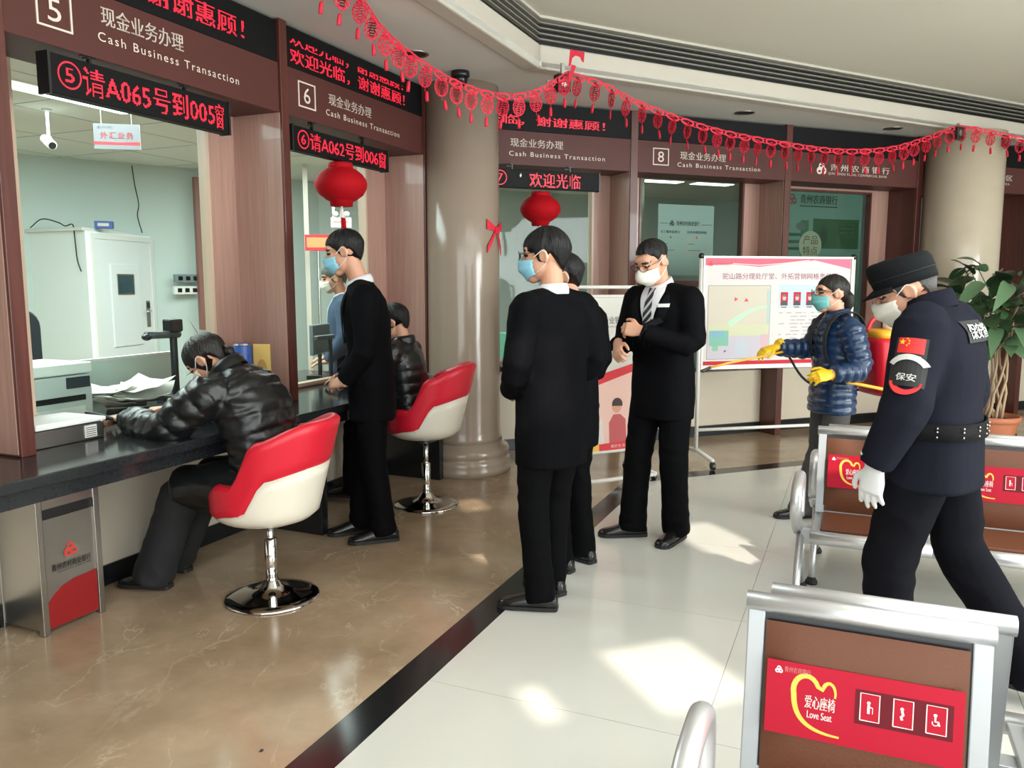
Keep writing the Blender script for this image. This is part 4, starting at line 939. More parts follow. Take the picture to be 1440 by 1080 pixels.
V3 = Vector
class Person:
    def __init__(s, h, loc, yaw, **ov):
        k = s.k = h / 1.75; s.M = Matrix.Translation((loc[0], loc[1], loc[2] if len(loc) > 2 else 0)) @ Matrix.Rotation(math.radians(yaw), 4, 'Z'); s.Mi = s.M.inverted()
        J = dict(pel=(0, 0, .95), chest=(0, .0, 1.27), neck=(0, -.015, 1.475), head=(0, .035, 1.633),
                 shL=(-.178, -.015, 1.405), shR=(.178, -.015, 1.405), elL=(-.235, -.05, 1.12), elR=(.235, -.05, 1.12), wrL=(-.235, .05, .875), wrR=(.235, .05, .875),
                 hipL=(-.09, 0, .91), hipR=(.09, 0, .91), knL=(-.10, .02, .50), knR=(.10, .02, .50), anL=(-.105, -.02, .085), anR=(.105, -.02, .085))
        s.J = {n: V3(p) * k for n, p in J.items()}
        for n, p in ov.items(): s.J[n] = s.Mi @ V3(p[1:]) if p[0] == 'w' else V3(p)
        s.parts = []
    def headM(s, yaw=0, pitch=0, roll=0):
        s.H = Matrix.Translation(s.J['head']) @ Matrix.Rotation(math.radians(yaw), 4, 'Z') @ Matrix.Rotation(math.radians(-pitch), 4, 'X') @ Matrix.Rotation(math.radians(roll), 4, 'Y') @ Matrix.Scale(s.k ** .5, 4)
        return s.H
    def torso(s, mb, table, e=2.4, n=24):
        J = s.J; P = [J['pel'], (J['pel'] + J['chest']) / 2 + V3((0, .0, 0)), J['chest'], J['neck']]
        C = catmull(P, 10); L = [0]
        for a, b in zip(C[:-1], C[1:]): L.append(L[-1] + (b - a).length)
        def pos(u):
            if u < 0: d = s.hemdir if hasattr(s, 'hemdir') else V3((0, 0, -1)); return C[0] + d * (-u * L[-1]), (C[1] - C[0]).normalized() if u > -.05 else -d
            x = u * L[-1]; i = 1
            while i < len(L) - 1 and L[i] < x: i += 1
            t = (x - L[i - 1]) / max(1e-6, L[i] - L[i - 1]); return C[i - 1].lerp(C[i], t), (C[min(i + 1, len(C) - 1)] - C[max(i - 2, 0)]).normalized()
        rh = (J['hipR'] - J['hipL']).normalized(); rs_ = (J['shR'] - J['shL']).normalized(); rings = []
        for u, rx, ry in table:
            c, t = pos(u); r = rh.lerp(rs_, max(0, min(1, u))); r = (r - t * r.dot(t)).normalized(); f = t.cross(r); ring = []
            for j in range(n):
                a = 2 * PI * j / n; ca, sa = math.cos(a), math.sin(a); ca = math.copysign(abs(ca) ** (2 / e), ca); sa = math.copysign(abs(sa) ** (2 / e), sa)
                ring.append(c + r * (rx * s.k * ca) + f * (ry * s.k * sa))
            rings.append(ring)
        mb.rings(rings)
        c, t = pos(.62); s.chestF = t.cross((rs_ - t * rs_.dot(t)).normalized()).normalized(); s.chestR = rs_; s.chestU = t; s.chestC = c
    def limb(s, a, b, c, rr, n=14, extend=0.):
        A, B, Cc = s.J[a], s.J[b], s.J[c]; e = (Cc - B).normalized() * extend
        pts = [A, A.lerp(B, .5), A.lerp(B, .88), B.lerp(Cc, .12), B.lerp(Cc, .5), Cc + e]
        return MB().tube(pts, [r * s.k for r in rr], n)
    def build(s, name, label, headrot=(0, 0, 0), hands=None, gloves=None, ears=True, group=None):
        J, k = s.J, s.k; H = s.headM(*headrot); mb = MB()
        s.torso(mb, [(-.05, .13, .09), (.1, .14, .095), (.35, .125, .085), (.62, .145, .095), (.82, .13, .085), (.95, .07, .06), (1.0, .052, .052)])
        Hc = lambda x, y, z: H @ V3((x, y, z)); R3 = H.to_3x3()
        mb.tube([J['neck'] - V3((0, 0, .05 * k)), J['neck'], Hc(0, -.022, -.06), Hc(0, -.02, -.02)], [.062 * k, .054 * k, .052 * k, .052 * k], 16)
        mb.ell(Hc(0, -.014, .03), (.074, .093, .083), R3, 20, 14); mb.ell(Hc(0, .028, -.03), (.063, .066, .078), R3, 18, 12)
        mb.ell(Hc(0, .058, -.088), (.034, .034, .030), R3, 14, 8); mb.ell(Hc(0, .068, .035), (.055, .028, .032), R3, 14, 8)
        mb.tube([Hc(0, .088, .022), Hc(0, .100, -.002), Hc(0, .112, -.024), Hc(0, .100, -.036)], [.007, .009, .013, .010], 10)
        for sx in (-1, 1):
            mb.ell(Hc(sx * .012, .096, -.028), (.009, .010, .008), R3, 10, 6); mb.ell(Hc(sx * .030, .082, .010), (.014, .010, .008), R3, 10, 6); mb.ell(Hc(sx * .042, .060, -.022), (.02, .02, .018), R3, 10, 6)
            if ears:
                E = H @ Matrix.Translation((sx * .076, -.012, -.006)) @ Matrix.Rotation(sx * .35, 4, 'Z') @ Matrix.Rotation(-.18, 4, 'X')
                mb.ell(E.translation, (.010, .019, .031), E.to_3x3(), 12, 8); ring = [E @ V3((sx * .007, .017 * math.cos(a), .028 * math.sin(a))) for a in [PI * j / 8 - .6 for j in range(14)]]; mb.tube(ring, .0055, 6)
        mb.ell(Hc(0, .094, -.060), (.023, .008, .006), R3, 10, 6); mb.ell(Hc(0, .092, -.070), (.019, .009, .007), R3, 10, 6)
        for d in 'LR':
            t = s.limb('sh' + d, 'el' + d, 'wr' + d, [.05, .046, .04, .04, .036, .028]); mb.add(t.v, t.f)
            t = s.limb('hip' + d, 'kn' + d, 'an' + d, [.08, .07, .055, .052, .05, .036]); mb.add(t.v, t.f)
            an = J['an' + d]; mb.ell(an + V3((0, .01, -.035)), (.028 * k, .045 * k, .028 * k), None, 10, 6)
        s.gl = []
        for d, spec in (hands or {}).items():
            hb = MB() if (gloves and d in gloves) else mb
            s.hand(hb, J['wr' + d], J['el' + d], d, **spec)
            if hb is not mb: s.gl.append((hb, gloves[d]))
        me = evaluated(mb, .0062, 2, .4)
        o = link(name, me, [M_skin, M_eye, M_brow, M_lip, M_shirt]); o.matrix_world = s.M; tag(o, label, 'person', group)
        Hi = H.inverted(); c = coords(me); hl = (np.c_[c, np.ones(len(c))] @ np.array(Hi).T)[:, :3]; Xh = np.abs(hl[:, 0])
        vm = np.zeros(len(c), int)
        eye = (((Xh - .031) / .0125) ** 2 + ((hl[:, 2] - .008) / .0045) ** 2 < 1) & (hl[:, 1] > .06); vm[eye] = 1
        br = (Xh > .014) & (Xh < .050) & (np.abs(hl[:, 2] - .032 + (Xh - .03) * .12) < .0055) & (hl[:, 1] > .05); vm[br] = 2
        lp = (Xh < .024) & (np.abs(hl[:, 2] + .065) < .011) & (hl[:, 1] > .088); vm[lp] = 3
        mi = np.zeros(len(me.polygons), np.int32)
        for p in me.polygons:
            q = [vm[v] for v in p.vertices]
            m_ = max(q)
            if m_ and sum(x == m_ for x in q) >= 2: mi[p.index] = m_
        me.polygons.foreach_set('material_index', mi); me.update()
        s.o = o
        for hb, gm in s.gl:
            s.add('glove', evaluated(hb, .0055, 2, .4), gm)
        return s
    def add(s, name, me, m, bevel=0):
        o = link(name, me, m, s.o); s.parts.append(o); return o
    def addmb(s, name, mb, m, smooth=True): return s.add(name, mb.mesh(name, smooth), m)
    def hand(s, mb, wr, el, d, to=None, up=(0, 0, 1), curl=.5, spread=.0195, scale=1.0, cuff=0.):
        """palm and five fingers; 'to' is the direction of the hand, 'up' the direction the back of the hand faces"""
        f = (wr - el).normalized() if to is None else V3(to).normalized(); n = V3(up); n = (n - f * n.dot(f)).normalized(); sd = f.cross(n)   # across the palm
        k = s.k * scale; T = sd * (-1 if d == 'L' else 1)                                  # thumb side
        side = 1 if d == 'R' else -1; T = sd * (1 if (d == 'L') else -1)
        if cuff: mb.tube([wr - f * cuff, wr - f * .02], [.05 * k, .044 * k], 14)
        mb.tube([wr - f * .03 * k, wr + f * .01 * k, wr + f * .045 * k, wr + f * .085 * k], [.030 * k, .033 * k, .042 * k, .041 * k], 14, ref=sd, ry=[.024 * k, .02 * k, .0165 * k, .015 * k])
        Ls = (.073, .082, .076, .06)
        for i in range(4):
            off = T * ((1.5 - i) * spread * k); b = wr + f * (.078 - .006 * abs(i - 1.2)) * k + off; a = 0; p = b.copy(); pts = [wr + f * .05 * k + off * .9, b]; rr = [.009 * k, .0092 * k]
            for seg in (.44, .31, .25):
                a += curl * (.75 if seg == .44 else .95); dv = f * math.cos(a) - n * math.sin(a); p = p + dv * (Ls[i] * seg * k) + T * ((1.5 - i) * .002); pts.append(p.copy()); rr.append((.0088 if seg > .4 else .0082 if seg > .3 else .0065) * k)
            mb.tube(pts, rr, 8)
        b = wr + f * .022 * k + T * .026 * k; p1 = b + (T * .75 + f * .62 - n * .15).normalized() * .038 * k; p2 = p1 + (T * .25 + f * .9 - n * (.15 + .35 * curl)).normalized() * .030 * k; p3 = p2 + (f * .85 - n * (.2 + .5 * curl) - T * .1).normalized() * .024 * k
        mb.tube([b - T * .012 * k, b, p1, p2, p3], [.013 * k, .0135 * k, .0105 * k, .0098 * k, .0075 * k], 8)
    # ---------------- clothes
    def jacket(s, name, m, hem=-.32, fat=1.0, sl=(.080, .070, .063, .060, .056, .050), voxel=.0105, wr=(.0045, (7, 7, 12)), puff=None, flare=1.0, tab=None, slext=-.01):
        F = fat; mb = MB()
        tb = tab or [(hem, .178 * F * flare, .132 * F * flare), (hem * .5, .180 * F, .134 * F), (.02, .178 * F, .130 * F), (.28, .168 * F, .122 * F), (.58, .186 * F, .130 * F), (.76, .190 * F, .122 * F), (.86, .165 * F, .102 * F), (.94, .105 * F, .080 * F), (1.0, .072, .066)]
        s.torso(mb, tb)
        for d in 'LR':
            t = s.limb('sh' + d, 'el' + d, 'wr' + d, sl, 16, slext); mb.add(t.v, t.f)
            mb.ell(s.J['sh' + d], (.072 * F * s.k, .070 * F * s.k, .068 * F * s.k), None, 14, 8)
            mb.tube([s.J['neck'] - V3((0, 0, .035)), s.J['neck'].lerp(s.J['sh' + d], .5) - V3((0, 0, .012)), s.J['sh' + d]], [.06 * s.k, .062 * s.k, .062 * F * s.k], 12)
        me = evaluated(mb, voxel, 5, .5)
        if puff:
            lines = [([s.J['pel'] - V3((0, 0, .4)), s.J['pel'], s.J['chest'], s.J['neck']], .17)] + [([s.J['sh' + d], s.J['el' + d], s.J['wr' + d]], .07) for d in 'LR']
            quilt(me, lines, puff[0], puff[1])
        if wr:
            els = [np.array(s.J['el' + d]) for d in 'LR']; shs = [np.array(s.J['sh' + d]) for d in 'LR']
            def msk(c):
                a = np.full(len(c), .45)
                for e in els: a += 1.0 * np.exp(-((np.linalg.norm(c - e, axis=1) / .11) ** 2))
                for e in shs: a += .25 * np.exp(-((np.linalg.norm(c - e, axis=1) / .12) ** 2))
                return a
            wrinkle(me, wr[0], wr[1], s.k * 37 + len(name), msk)
        s.jk = s.add(name, me, m); s.bvh = BVHTree.FromPolygons([v.co for v in me.vertices], [tuple(p.vertices) for p in me.polygons]); return s.jk
    def trousers(s, m, rr=(.098, .088, .074, .072, .068, .070), amp=.005, sc=(8, 8, 13), name='trousers', voxel=.0105, ext=.042):
        mb = MB(); k = s.k
        for d in 'LR':
            t = s.limb('hip' + d, 'kn' + d, 'an' + d, rr, 16, ext); mb.add(t.v, t.f)
            mb.ell(s.J['hip' + d], (.098 * k, .105 * k, .10 * k), None, 14, 8)
        mb.ell(s.J['pel'], (.162 * k, .115 * k, .125 * k), None, 16, 10)
        me = evaluated(mb, voxel, 4, .5)
        ks = [np.array(s.J['kn' + d]) for d in 'LR']; an = [np.array(s.J['an' + d]) for d in 'LR']
        def msk(c):
            a = np.full(len(c), .35)
            for e in ks: a += .8 * np.exp(-((np.linalg.norm(c - e, axis=1) / .14) ** 2))
            for e in an: a += 1.0 * np.exp(-((np.linalg.norm(c - e, axis=1) / .12) ** 2))
            return a
        wrinkle(me, amp, sc, s.k * 11, msk); return s.add(name, me, m)
    def shoes(s, yL=0, yR=0, L=.285, m=None, names='shoe'):
        for d, y in (('L', yL), ('R', yR)):
            an = s.J['an' + d]; k = s.k; F = Matrix.Translation((an.x, an.y, 0)) @ Matrix.Rotation(math.radians(y), 4, 'Z'); z0 = an.z - .085 * k
            prof = [(-.30, .020, .055), (-.27, .032, .075), (-.12, .038, .092), (.05, .040, .092), (.22, .042, .076), (.42, .047, .056), (.58, .044, .047), (.67, .030, .038), (.70, .012, .026)]
            rs = []
            for t, hw, ht in prof:
                ring = []
                for j in range(16):
                    a = 2 * PI * j / 16; x = hw * math.copysign(abs(math.cos(a)) ** .8, math.cos(a)); zz = .016 + (ht - .016) * max(0, math.sin(a)) ** .75 if math.sin(a) > 0 else .016 + .004 * math.sin(a); ring.append(F @ V3((x * k, t * L * k, z0 + zz * k)))
                rs.append(ring)
            sh = s.addmb(names, MB().rings(rs), m or M_shoe)
            rs = []
            for t, hw, ht in prof: rs.append([F @ V3(((hw + .003) * k * c_, (t * 1.01) * L * k, z0 + z_ * k)) for c_, z_ in ((-1, .002), (1, .002), (1, .02), (-1, .02))])
            link('sole', MB().rings(rs).mesh('sole'), M_sole, sh)
    def hair(s, m, front=.058, temple=.034, burn=-.012, back=-.062, vol=1.0, jag=.010, fringe=0., strands=.0035, part_=None, name='hair'):
        nu, nv = 72, 20; rs = [[] for _ in range(nv + 1)]; rnd = random.Random(int(s.k * 1e4) + 3); js = [rnd.uniform(-1, 1) for _ in range(nu)]
        def zl(p):
            a = abs(((p + PI) % (2 * PI)) - PI); d = math.degrees(a); K = [(0, front), (35, front - .004), (58, temple), (74, burn), (84, burn - .002), (90, .010), (104, .012), (122, -.008), (145, back + .014), (165, back + .002), (180, back)]
            for (d0, z0), (d1, z1) in zip(K[:-1], K[1:]):
                if d0 <= d <= d1: t = (d - d0) / (d1 - d0); return z0 + (z1 - z0) * t * t * (3 - 2 * t)
            return back
        for j in range(nu):
            p = 2 * PI * j / nu; dx, dy = math.sin(p), math.cos(p); front_w = max(0, dy)
            zlim = zl(p) + js[j] * jag * (.5 + .5 * front_w) - fringe * front_w ** 3
            ct = max(-.98, min(.98, (zlim - .03) / (.094 * vol))); th = math.acos(ct)
            for i in range(nv + 1):
                t = i / nv; a = th * t; z = .03 + .094 * vol * math.cos(a); sh_ = math.sin(a) if a < PI / 2 else 1 - .46 * ((a - PI / 2) / (PI / 2)) ** 1.3
                end = 1 - .12 * max(0, (t - .5) / .5) ** 1.6 * (1 - .6 * max(0, dy)); v = noise.noise(V3((math.sin(p) * 13, math.cos(p) * 13, z * 10 + s.k * 50))) * strands + noise.noise(V3((math.sin(p) * 4, math.cos(p) * 4, z * 18 + 9))) * .004
                rx, ry = (.0805 * vol + v) * end, (.1035 * vol + v) * end
                if dy > 0: ry += .004 * t
                rs[i].append(s.H @ V3((rx * sh_ * dx, -.014 + ry * sh_ * dy, z + v)))
        hr = s.addmb(name, MB().rings(rs, cap=True), m); return hr
    def mask(s, m, bulge=0., droop=0., white=False):
        nu, nv = 20, 14; vs = []
        for i in range(nv + 1):
            v = i / nv
            for j in range(nu + 1):
                u = -1 + 2 * j / nu; ps = u * math.radians(78); prof = .014 * math.sin(PI * min(1, v * 1.25)) + bulge * math.sin(PI * v) * (1 - u * u) - .022 * max(0, v - .6) / .4
                x = (.074 - .010 * v) * math.sin(ps); y = .022 + (.083 + prof) * math.cos(ps) * (1 + .03 * math.cos(ps)) + (.0045 * abs(math.sin(3 * PI * v)) if not bulge else 0) + (.006 * max(0, 1 - abs(u) * 3) * max(0, 1 - v * 2))
                z = (-.006 + .012 * max(0, 1 - abs(u) * 3.0) - .010 * abs(u)) * (1 - v) + (-.108 + .030 * abs(u)) * v
                vs.append(s.H @ V3((x, y, z)))
        mb = MB(); mb.add(vs, [(i * (nu + 1) + j, i * (nu + 1) + j + 1, (i + 1) * (nu + 1) + j + 1, (i + 1) * (nu + 1) + j) for i in range(nv) for j in range(nu)])
        mk = s.addmb('face_mask', mb, m); md = mk.modifiers.new('t', 'SOLIDIFY'); md.thickness = .0025; md.offset = 1
        for sx in (-1, 1):
            P = [(sx * .072, .038, -.004), (sx * .080, .015, .010), (sx * .086, -.006, .022), (sx * .086, -.022, .012), (sx * .083, -.030, -.012), (sx * .078, -.008, -.045), (sx * .066, .036, -.074)]
            link('ear_loop', MB().tube([s.H @ V3(p) for p in catmull(P, 4)], .0020, 6).mesh('ear_loop', True), M_loop, mk)
        return mk
    def glasses(s):
        g = MB()
        for sx in (-1, 1):
            g.tube([s.H @ V3((sx * .034 + .026 * math.cos(a), .114 - .010 * abs(math.cos(a)) * (1 if math.cos(a) * sx > 0 else 0), .012 + .018 * math.sin(a))) for a in [2 * PI * j / 20 for j in range(21)]], .0019, 6)
            g.tube([s.H @ V3(p) for p in ((sx * .060, .104, .016), (sx * .074, .05, .017), (sx * .082, -.005, .018), (sx * .082, -.022, -.004))], .0017, 6)
        g.tube([s.H @ V3((-.009, .113, .010)), s.H @ V3((0, .116, .012)), s.H @ V3((.009, .113, .010))], .0017, 6)
        return s.addmb('eyeglasses', g, M_blackpl)
    def collar(s, m, r0=.068, r1=.060, h=.042, tilt=20, name='shirt_collar', up=.0, drop=.0):
        t = (s.J['neck'] - s.J['chest']).normalized(); q = t.to_track_quat('Z', 'Y').to_matrix().to_4x4(); f = s.chestF
        u = (f - t * f.dot(t)).normalized(); rr = t.cross(u) * -1; c = s.J['neck'] + t * (up - .012) * s.k; rs = []
        for rad, dz in ((r0 + .006, -.006), (r0 + .004, h * .5), (r1 + .004, h), (r1, h), (r1 - .004, h * .4)):
            rs.append([c + rr * (rad * s.k * math.cos(a)) + u * (rad * 1.06 * s.k * math.sin(a)) + t * ((dz - math.sin(a) * (.020 + drop) * (1 if math.sin(a) > 0 else .3)) * s.k) for a in [2 * PI * j / 28 for j in range(28)]])
        return s.addmb(name, MB().rings(rs, cap=False), m)
    def project(s, c, d): # cast from outside towards the jacket
        h = s.bvh.ray_cast(c, d); return (h[0], h[1]) if h[0] is not None else (None, None)
    def decal(s, name, m, pts, faces, origin, right, up, off=.004):
        """flat (u, v) drawing laid on the jacket: cast along -normal of (right, up)"""
        r, u = V3(right).normalized(), V3(up).normalized(); n = r.cross(u); n = n if n.dot(V3(origin) - s.chestC) > 0 else -n; out = []; last = .3
        for p in pts:
            o = V3(origin) + r * p[0] + u * p[1]; h, nn = s.project(o + n * .35, -n)
            if h is not None: last = .35 - (h - (o + n * .35)).length
            out.append(o + n * (last if h is None else (h - o).dot(n)) + n * off)
        mb = MB(); mb.add(out, faces); return s.addmb(name, mb, m, False)
    def decal_text(s, name, m, txt, w, h, origin, right, up, off=.006, **kw):
        q, f = fit_text(txt, -w / 2, w / 2, -h / 2, h / 2, **kw); return s.decal(name, m, [tuple(p) for p in q], f, origin, right, up, off)
    def decal_rect(s, name, m, w, h, origin, right, up, off=.005, nx=8, ny=6):
        pts = [(-w / 2 + w * i / nx, -h / 2 + h * j / ny) for j in range(ny + 1) for i in range(nx + 1)]
        return s.decal(name, m, pts, [(j * (nx + 1) + i, j * (nx + 1) + i + 1, (j + 1) * (nx + 1) + i + 1, (j + 1) * (nx + 1) + i) for j in range(ny) for i in range(nx)], origin, right, up, off)
    def shirt_v(s, m, w=.075, zt=.16, zb=-.12, off=.004, n=14, name='shirt_front'):
        pts = []; fs = []
        for i in range(n + 1):
            t = i / n; z = zt + (zb - zt) * t; hw = w * (1 - t) ** .85 * (.75 + .25 * min(1, t * 6)) + .002
            for j in range(9): pts.append((hw * (j / 4 - 1), z))
        for i in range(n):
            for j in range(8): a = i * 9 + j; fs.append((a, a + 1, a + 10, a + 9))
        return s.decal(name, m, pts, fs, s.chestC, s.chestR, s.chestU, off)
    def lapels(s, m, w=.08, zt=.15, zb=-.13):
        for sx in (-1, 1):
            pts = []; n = 12
            for i in range(n + 1):
                t = i / n; z = zt + (zb - zt) * t; x0 = sx * (w * (1 - t) ** .85 + .002); x1 = x0 + sx * (.018 + .045 * math.sin(PI * min(1, t * 1.25)) ** .8 * (1 - t * .6)); pts += [(x0, z), ((x0 + x1) / 2, z), (x1, z)]
            fs = []
            for i in range(n):
                for j in range(2): a = 3 * i + j; fs.append((a, a + 1, a + 4, a + 3))
            lp = s.decal('lapel', m, pts, fs, s.chestC, s.chestR, s.chestU, .008); md = lp.modifiers.new('t', 'SOLIDIFY'); md.thickness = .005
    def tie(s, zt=.135, zb=-.13, w=.03):
        mt = bpy.data.materials.get('striped_tie')
        if not mt:
            mt = mat('striped_tie', (.012, .012, .016, 1), .5); t = mt.node_tree; b = t.nodes['Principled BSDF']; tc = t.nodes.new('ShaderNodeTexCoord'); wv = t.nodes.new('ShaderNodeTexWave'); wv.bands_direction = 'DIAGONAL'; wv.inputs['Scale'].default_value = 14; rp = t.nodes.new('ShaderNodeValToRGB')
            rp.color_ramp.elements[0].position = .62; rp.color_ramp.elements[0].color = (.012, .012, .016, 1); rp.color_ramp.elements[1].position = .72; rp.color_ramp.elements[1].color = (.5, .5, .52, 1)
            t.links.new(tc.outputs['Object'], wv.inputs[0]); t.links.new(wv.outputs['Fac'], rp.inputs[0]); t.links.new(rp.outputs[0], b.inputs['Base Color'])
        pts = []; n = 12
        for i in range(n + 1):
            t = i / n; hw = w * (.62 if i == 0 else .5 if i == 1 else .38 + .62 * (t ** .8)); z = zt + (zb - zt) * t
            for j in range(5): pts.append((hw * (j / 2 - 1), z))
        fs = [(i * 5 + j, i * 5 + j + 1, i * 5 + j + 6, i * 5 + j + 5) for i in range(n) for j in range(4)]
        o = s.decal('necktie', mt, pts, fs, s.chestC, s.chestR, s.chestU, .011); md = o.modifiers.new('t', 'SOLIDIFY'); md.thickness = .005; return o

# ---- man in the black suit at the left counter (profile, facing left)
p = Person(1.77, (-.80, 4.53), 99, neck=(0, .055, 1.475), chest=(0, .02, 1.28), head=(0, .135, 1.638),
           shL=(-.165, .03, 1.40), shR=(.165, .03, 1.40), elL=(-.225, .02, 1.12), elR=(.23, .02, 1.12), wrL=(-.16, .15, .93), wrR=(.14, .17, .93),
           anL=(-.09, -.05, .086), anR=(.10, .08, .086), knL=(-.09, -.0, .5), knR=(.10, .06, .5))
p.build('person', 'man in black suit and blue mask standing between the two tub chairs', (-8, 14, 0), {'L': dict(to=(.7, .6, -.1), up=(-.3, .5, .6), curl=.55), 'R': dict(to=(-.7, .6, -.1), up=(.3, .5, .6), curl=.55)})
p.jacket('suit_jacket', M_suit, -.50, 1.0); p.trousers(M_trou); p.shoes(8, 14); p.hair(M_hair, .056, .036, -.014, -.06, 1.04, .008, .0)
p.collar(M_shirt, h=.042); p.mask(M_maskb); p.shirt_v(M_shirt, .07, .17, -.10); p.lapels(M_suit2)

# ---- man seen from behind in the middle
p = Person(1.70, (.18, 3.57), 42, head=(0, .05, 1.588), neck=(0, .0, 1.435), elL=(-.245, -.03, 1.09), elR=(.245, -.05, 1.09), wrL=(-.10, .17, .98), wrR=(.08, .18, .97),
           anL=(-.10, -.03, .083), anR=(.085, .08, .083), knR=(.085, .06, .48))
p.build('person', 'man in black suit and blue mask seen from behind, nearest on the white floor', (34, 5, 0), {'L': dict(to=(.7, .6, -.1), up=(-.3, .5, .6)), 'R': dict(to=(-.7, .6, -.1), up=(.3, .5, .6))})
p.jacket('suit_jacket', M_suit, -.52, 1.02); p.trousers(M_trou); p.shoes(38, -6); p.hair(M_hair, .052, .03, -.02, -.062, 1.08, .014, .012, .006)
p.collar(M_shirt, h=.042); p.mask(M_maskb); p.glasses()

# ---- man hidden behind him
p = Person(1.615, (.30, 4.06), 48, head=(0, .06, 1.50), elL=(-.23, -.03, 1.03), elR=(.235, -.03, 1.03), wrL=(-.10, .16, .92), wrR=(.08, .16, .92))
p.build('person', 'dark haired man in black suit half hidden behind the man on the white floor', (40, 8, 0), {'L': dict(to=(.7, .6, -.1), up=(-.3, .5, .6)), 'R': dict(to=(-.7, .6, -.1), up=(.3, .5, .6))})
p.jacket('suit_jacket', M_suit, -.50, 1.0); p.trousers(M_trou); p.shoes(5, -5); p.hair(M_hair, .054, .03, -.018, -.058, 1.06, .012)
p.collar(M_shirt, h=.040); p.mask(M_maskb)

# ---- man with glasses and white mask, fastening his jacket
p = Person(1.74, (.86, 4.52), 132, chest=(0, .02, 1.26), neck=(0, .045, 1.455), head=(0, .125, 1.585), shL=(-.178, .02, 1.385), shR=(.172, .03, 1.385),
           elL=(-.255, .06, 1.12), elR=(.235, .08, 1.11), wrL=(-.045, .265, 1.215), wrR=(.085, .30, 1.135), anL=(-.10, -.02, .085), anR=(.12, .10, .085), knR=(.11, .07, .5))
p.build('person', 'man in glasses, white mask and striped tie fastening his black suit', (-4, 27, 0), {'L': dict(to=(.62, .45, .1), up=(-.5, .7, .35), curl=.95), 'R': dict(to=(-.45, .55, -.45), up=(.4, .6, .5), curl=.8)})
p.jacket('suit_jacket', M_suit, -.46, 1.05); p.trousers(M_trou, (.102, .092, .082, .08, .076, .08)); p.shoes(10, -40); p.hair(M_hair, .080, .058, .004, -.036, 1.0, .004, 0, .003)
p.collar(M_shirt, h=.05, drop=.01); p.mask(M_maskw, .018); p.glasses(); p.shirt_v(M_shirt, .085, .21, -.07); p.lapels(M_suit2, .09); p.tie(.20, -.055, .036)
b = p.decal_rect('name_badge', M_whitepl, .064, .018, p.chestC + p.chestF * .1 + p.chestR * -.100 + p.chestU * .10, p.chestR, p.chestU, .017, 4, 2)
b.modifiers.new('t', 'SOLIDIFY').thickness = .003

# ---- woman with the sprayer
p = Person(1.515, (1.95, 4.83), 94, elL=(-.215, -.05, .965), elR=(.21, .06, 1.00), wrL=('w', 1.83, 4.56, .95), wrR=('w', 1.625, 4.93, 1.075), head=(0, .035, 1.405), chest=(0, -.01, 1.11), neck=(0, -.01, 1.28), anL=(-.08, -.10, .076), anR=(.09, .12, .076))
p.J['elL'] = p.Mi @ V3((2.03, 4.60, .965)); p.J['elR'] = p.Mi @ V3((1.86, 4.99, 1.06))
GR = p.Mi.to_3x3()
p.build('person', 'woman in navy down jacket, blue green mask and yellow gloves carrying a red sprayer', (-2, 2, 0), {'L': dict(to=GR @ V3((-.95, -.15, -.12)), up=GR @ V3((.1, -.75, .6)), curl=.55, scale=1.12, cuff=.05), 'R': dict(to=GR @ V3((-.93, -.2, -.25)), up=GR @ V3((-.2, -.3, .9)), curl=.55, scale=1.12, cuff=.05)}, {'L': M_yel, 'R': M_yel})
p.jacket('down_jacket', M_navyp, -.30, 1.06, (.090, .082, .074, .072, .066, .056), .010, None, (.052, .013), 1.0); p.trousers(M_grey, (.095, .09, .08, .08, .078, .085)); p.shoes(0, 0)
p.hair(M_hairb, .058, .038, -.02, -.062, 1.0, .002, 0, .002)
p.addmb('ponytail', MB().tube([p.H @ V3(q) for q in ((0, -.095, .0), (0, -.118, -.03), (0, -.118, -.07), (0.0, -.098, -.13))], [.028, .034, .030, .012], 12), M_hairb)
p.collar(M_navyp, .078, .070, .055, name='jacket_collar'); p.collar(mat('brown_scarf', srgb(70, 40, 36), .8), .066, .060, .045, name='inner_collar'); p.mask(M_maskg); p.glasses()
p.decal('jacket_zip', M_darkblk, [(x, z) for z in [.16 - .05 * i for i in range(10)] for x in (-.006, .006)], [(2 * i, 2 * i + 1, 2 * i + 3, 2 * i + 2) for i in range(9)], p.chestC, p.chestR, p.chestU, .006)
for sx in (-1, 1):
    pts = [p.J['neck'].lerp(p.J['sh' + 'LR'[sx > 0]], .62) + p.chestF * y + V3((0, 0, z)) for y, z in ((-.13, -.10), (-.11, -.0), (-.05, .055), (.04, .045), (.105, -.03), (.12, -.14), (.09, -.25), (.0, -.31), (-.10, -.32))]
    p.addmb('shoulder_strap', MB().tube(catmull(pts, 4), .024, 8, ref=(1, 0, 0), ry=.006), M_darkblk)
womanM = p.M.copy()

# ---- security guard
p = Person(1.68, (1.50, 2.80), 50, pel=(0, -.01, .94), chest=(0, .0, 1.23), neck=(0, .040, 1.385), head=(0, .122, 1.440), shL=(-.185, .015, 1.335), shR=(.185, .0, 1.335),
           elL=(-.270, .03, 1.06), elR=(.265, -.05, 1.06), wrL=(-.265, .12, .845), wrR=(.24, .03, .80), hipL=(-.09, -.01, .9), hipR=(.09, -.01, .9), knL=(-.10, .10, .50), anL=(-.10, .08, .085), knR=(.10, -.09, .50), anR=(.10, -.34, .13))
p.build('person', 'security guard in dark uniform, cap and white glove walking between the benches', (16, 24, 0), {'L': dict(to=(.05, .12, -1), up=(-1, .2, 0), curl=.30, scale=1.12, cuff=.05), 'R': dict(to=(0, .1, -1), up=(1, .2, 0), curl=.4, scale=1.1, cuff=.05)}, {'L': M_glw, 'R': M_glw})
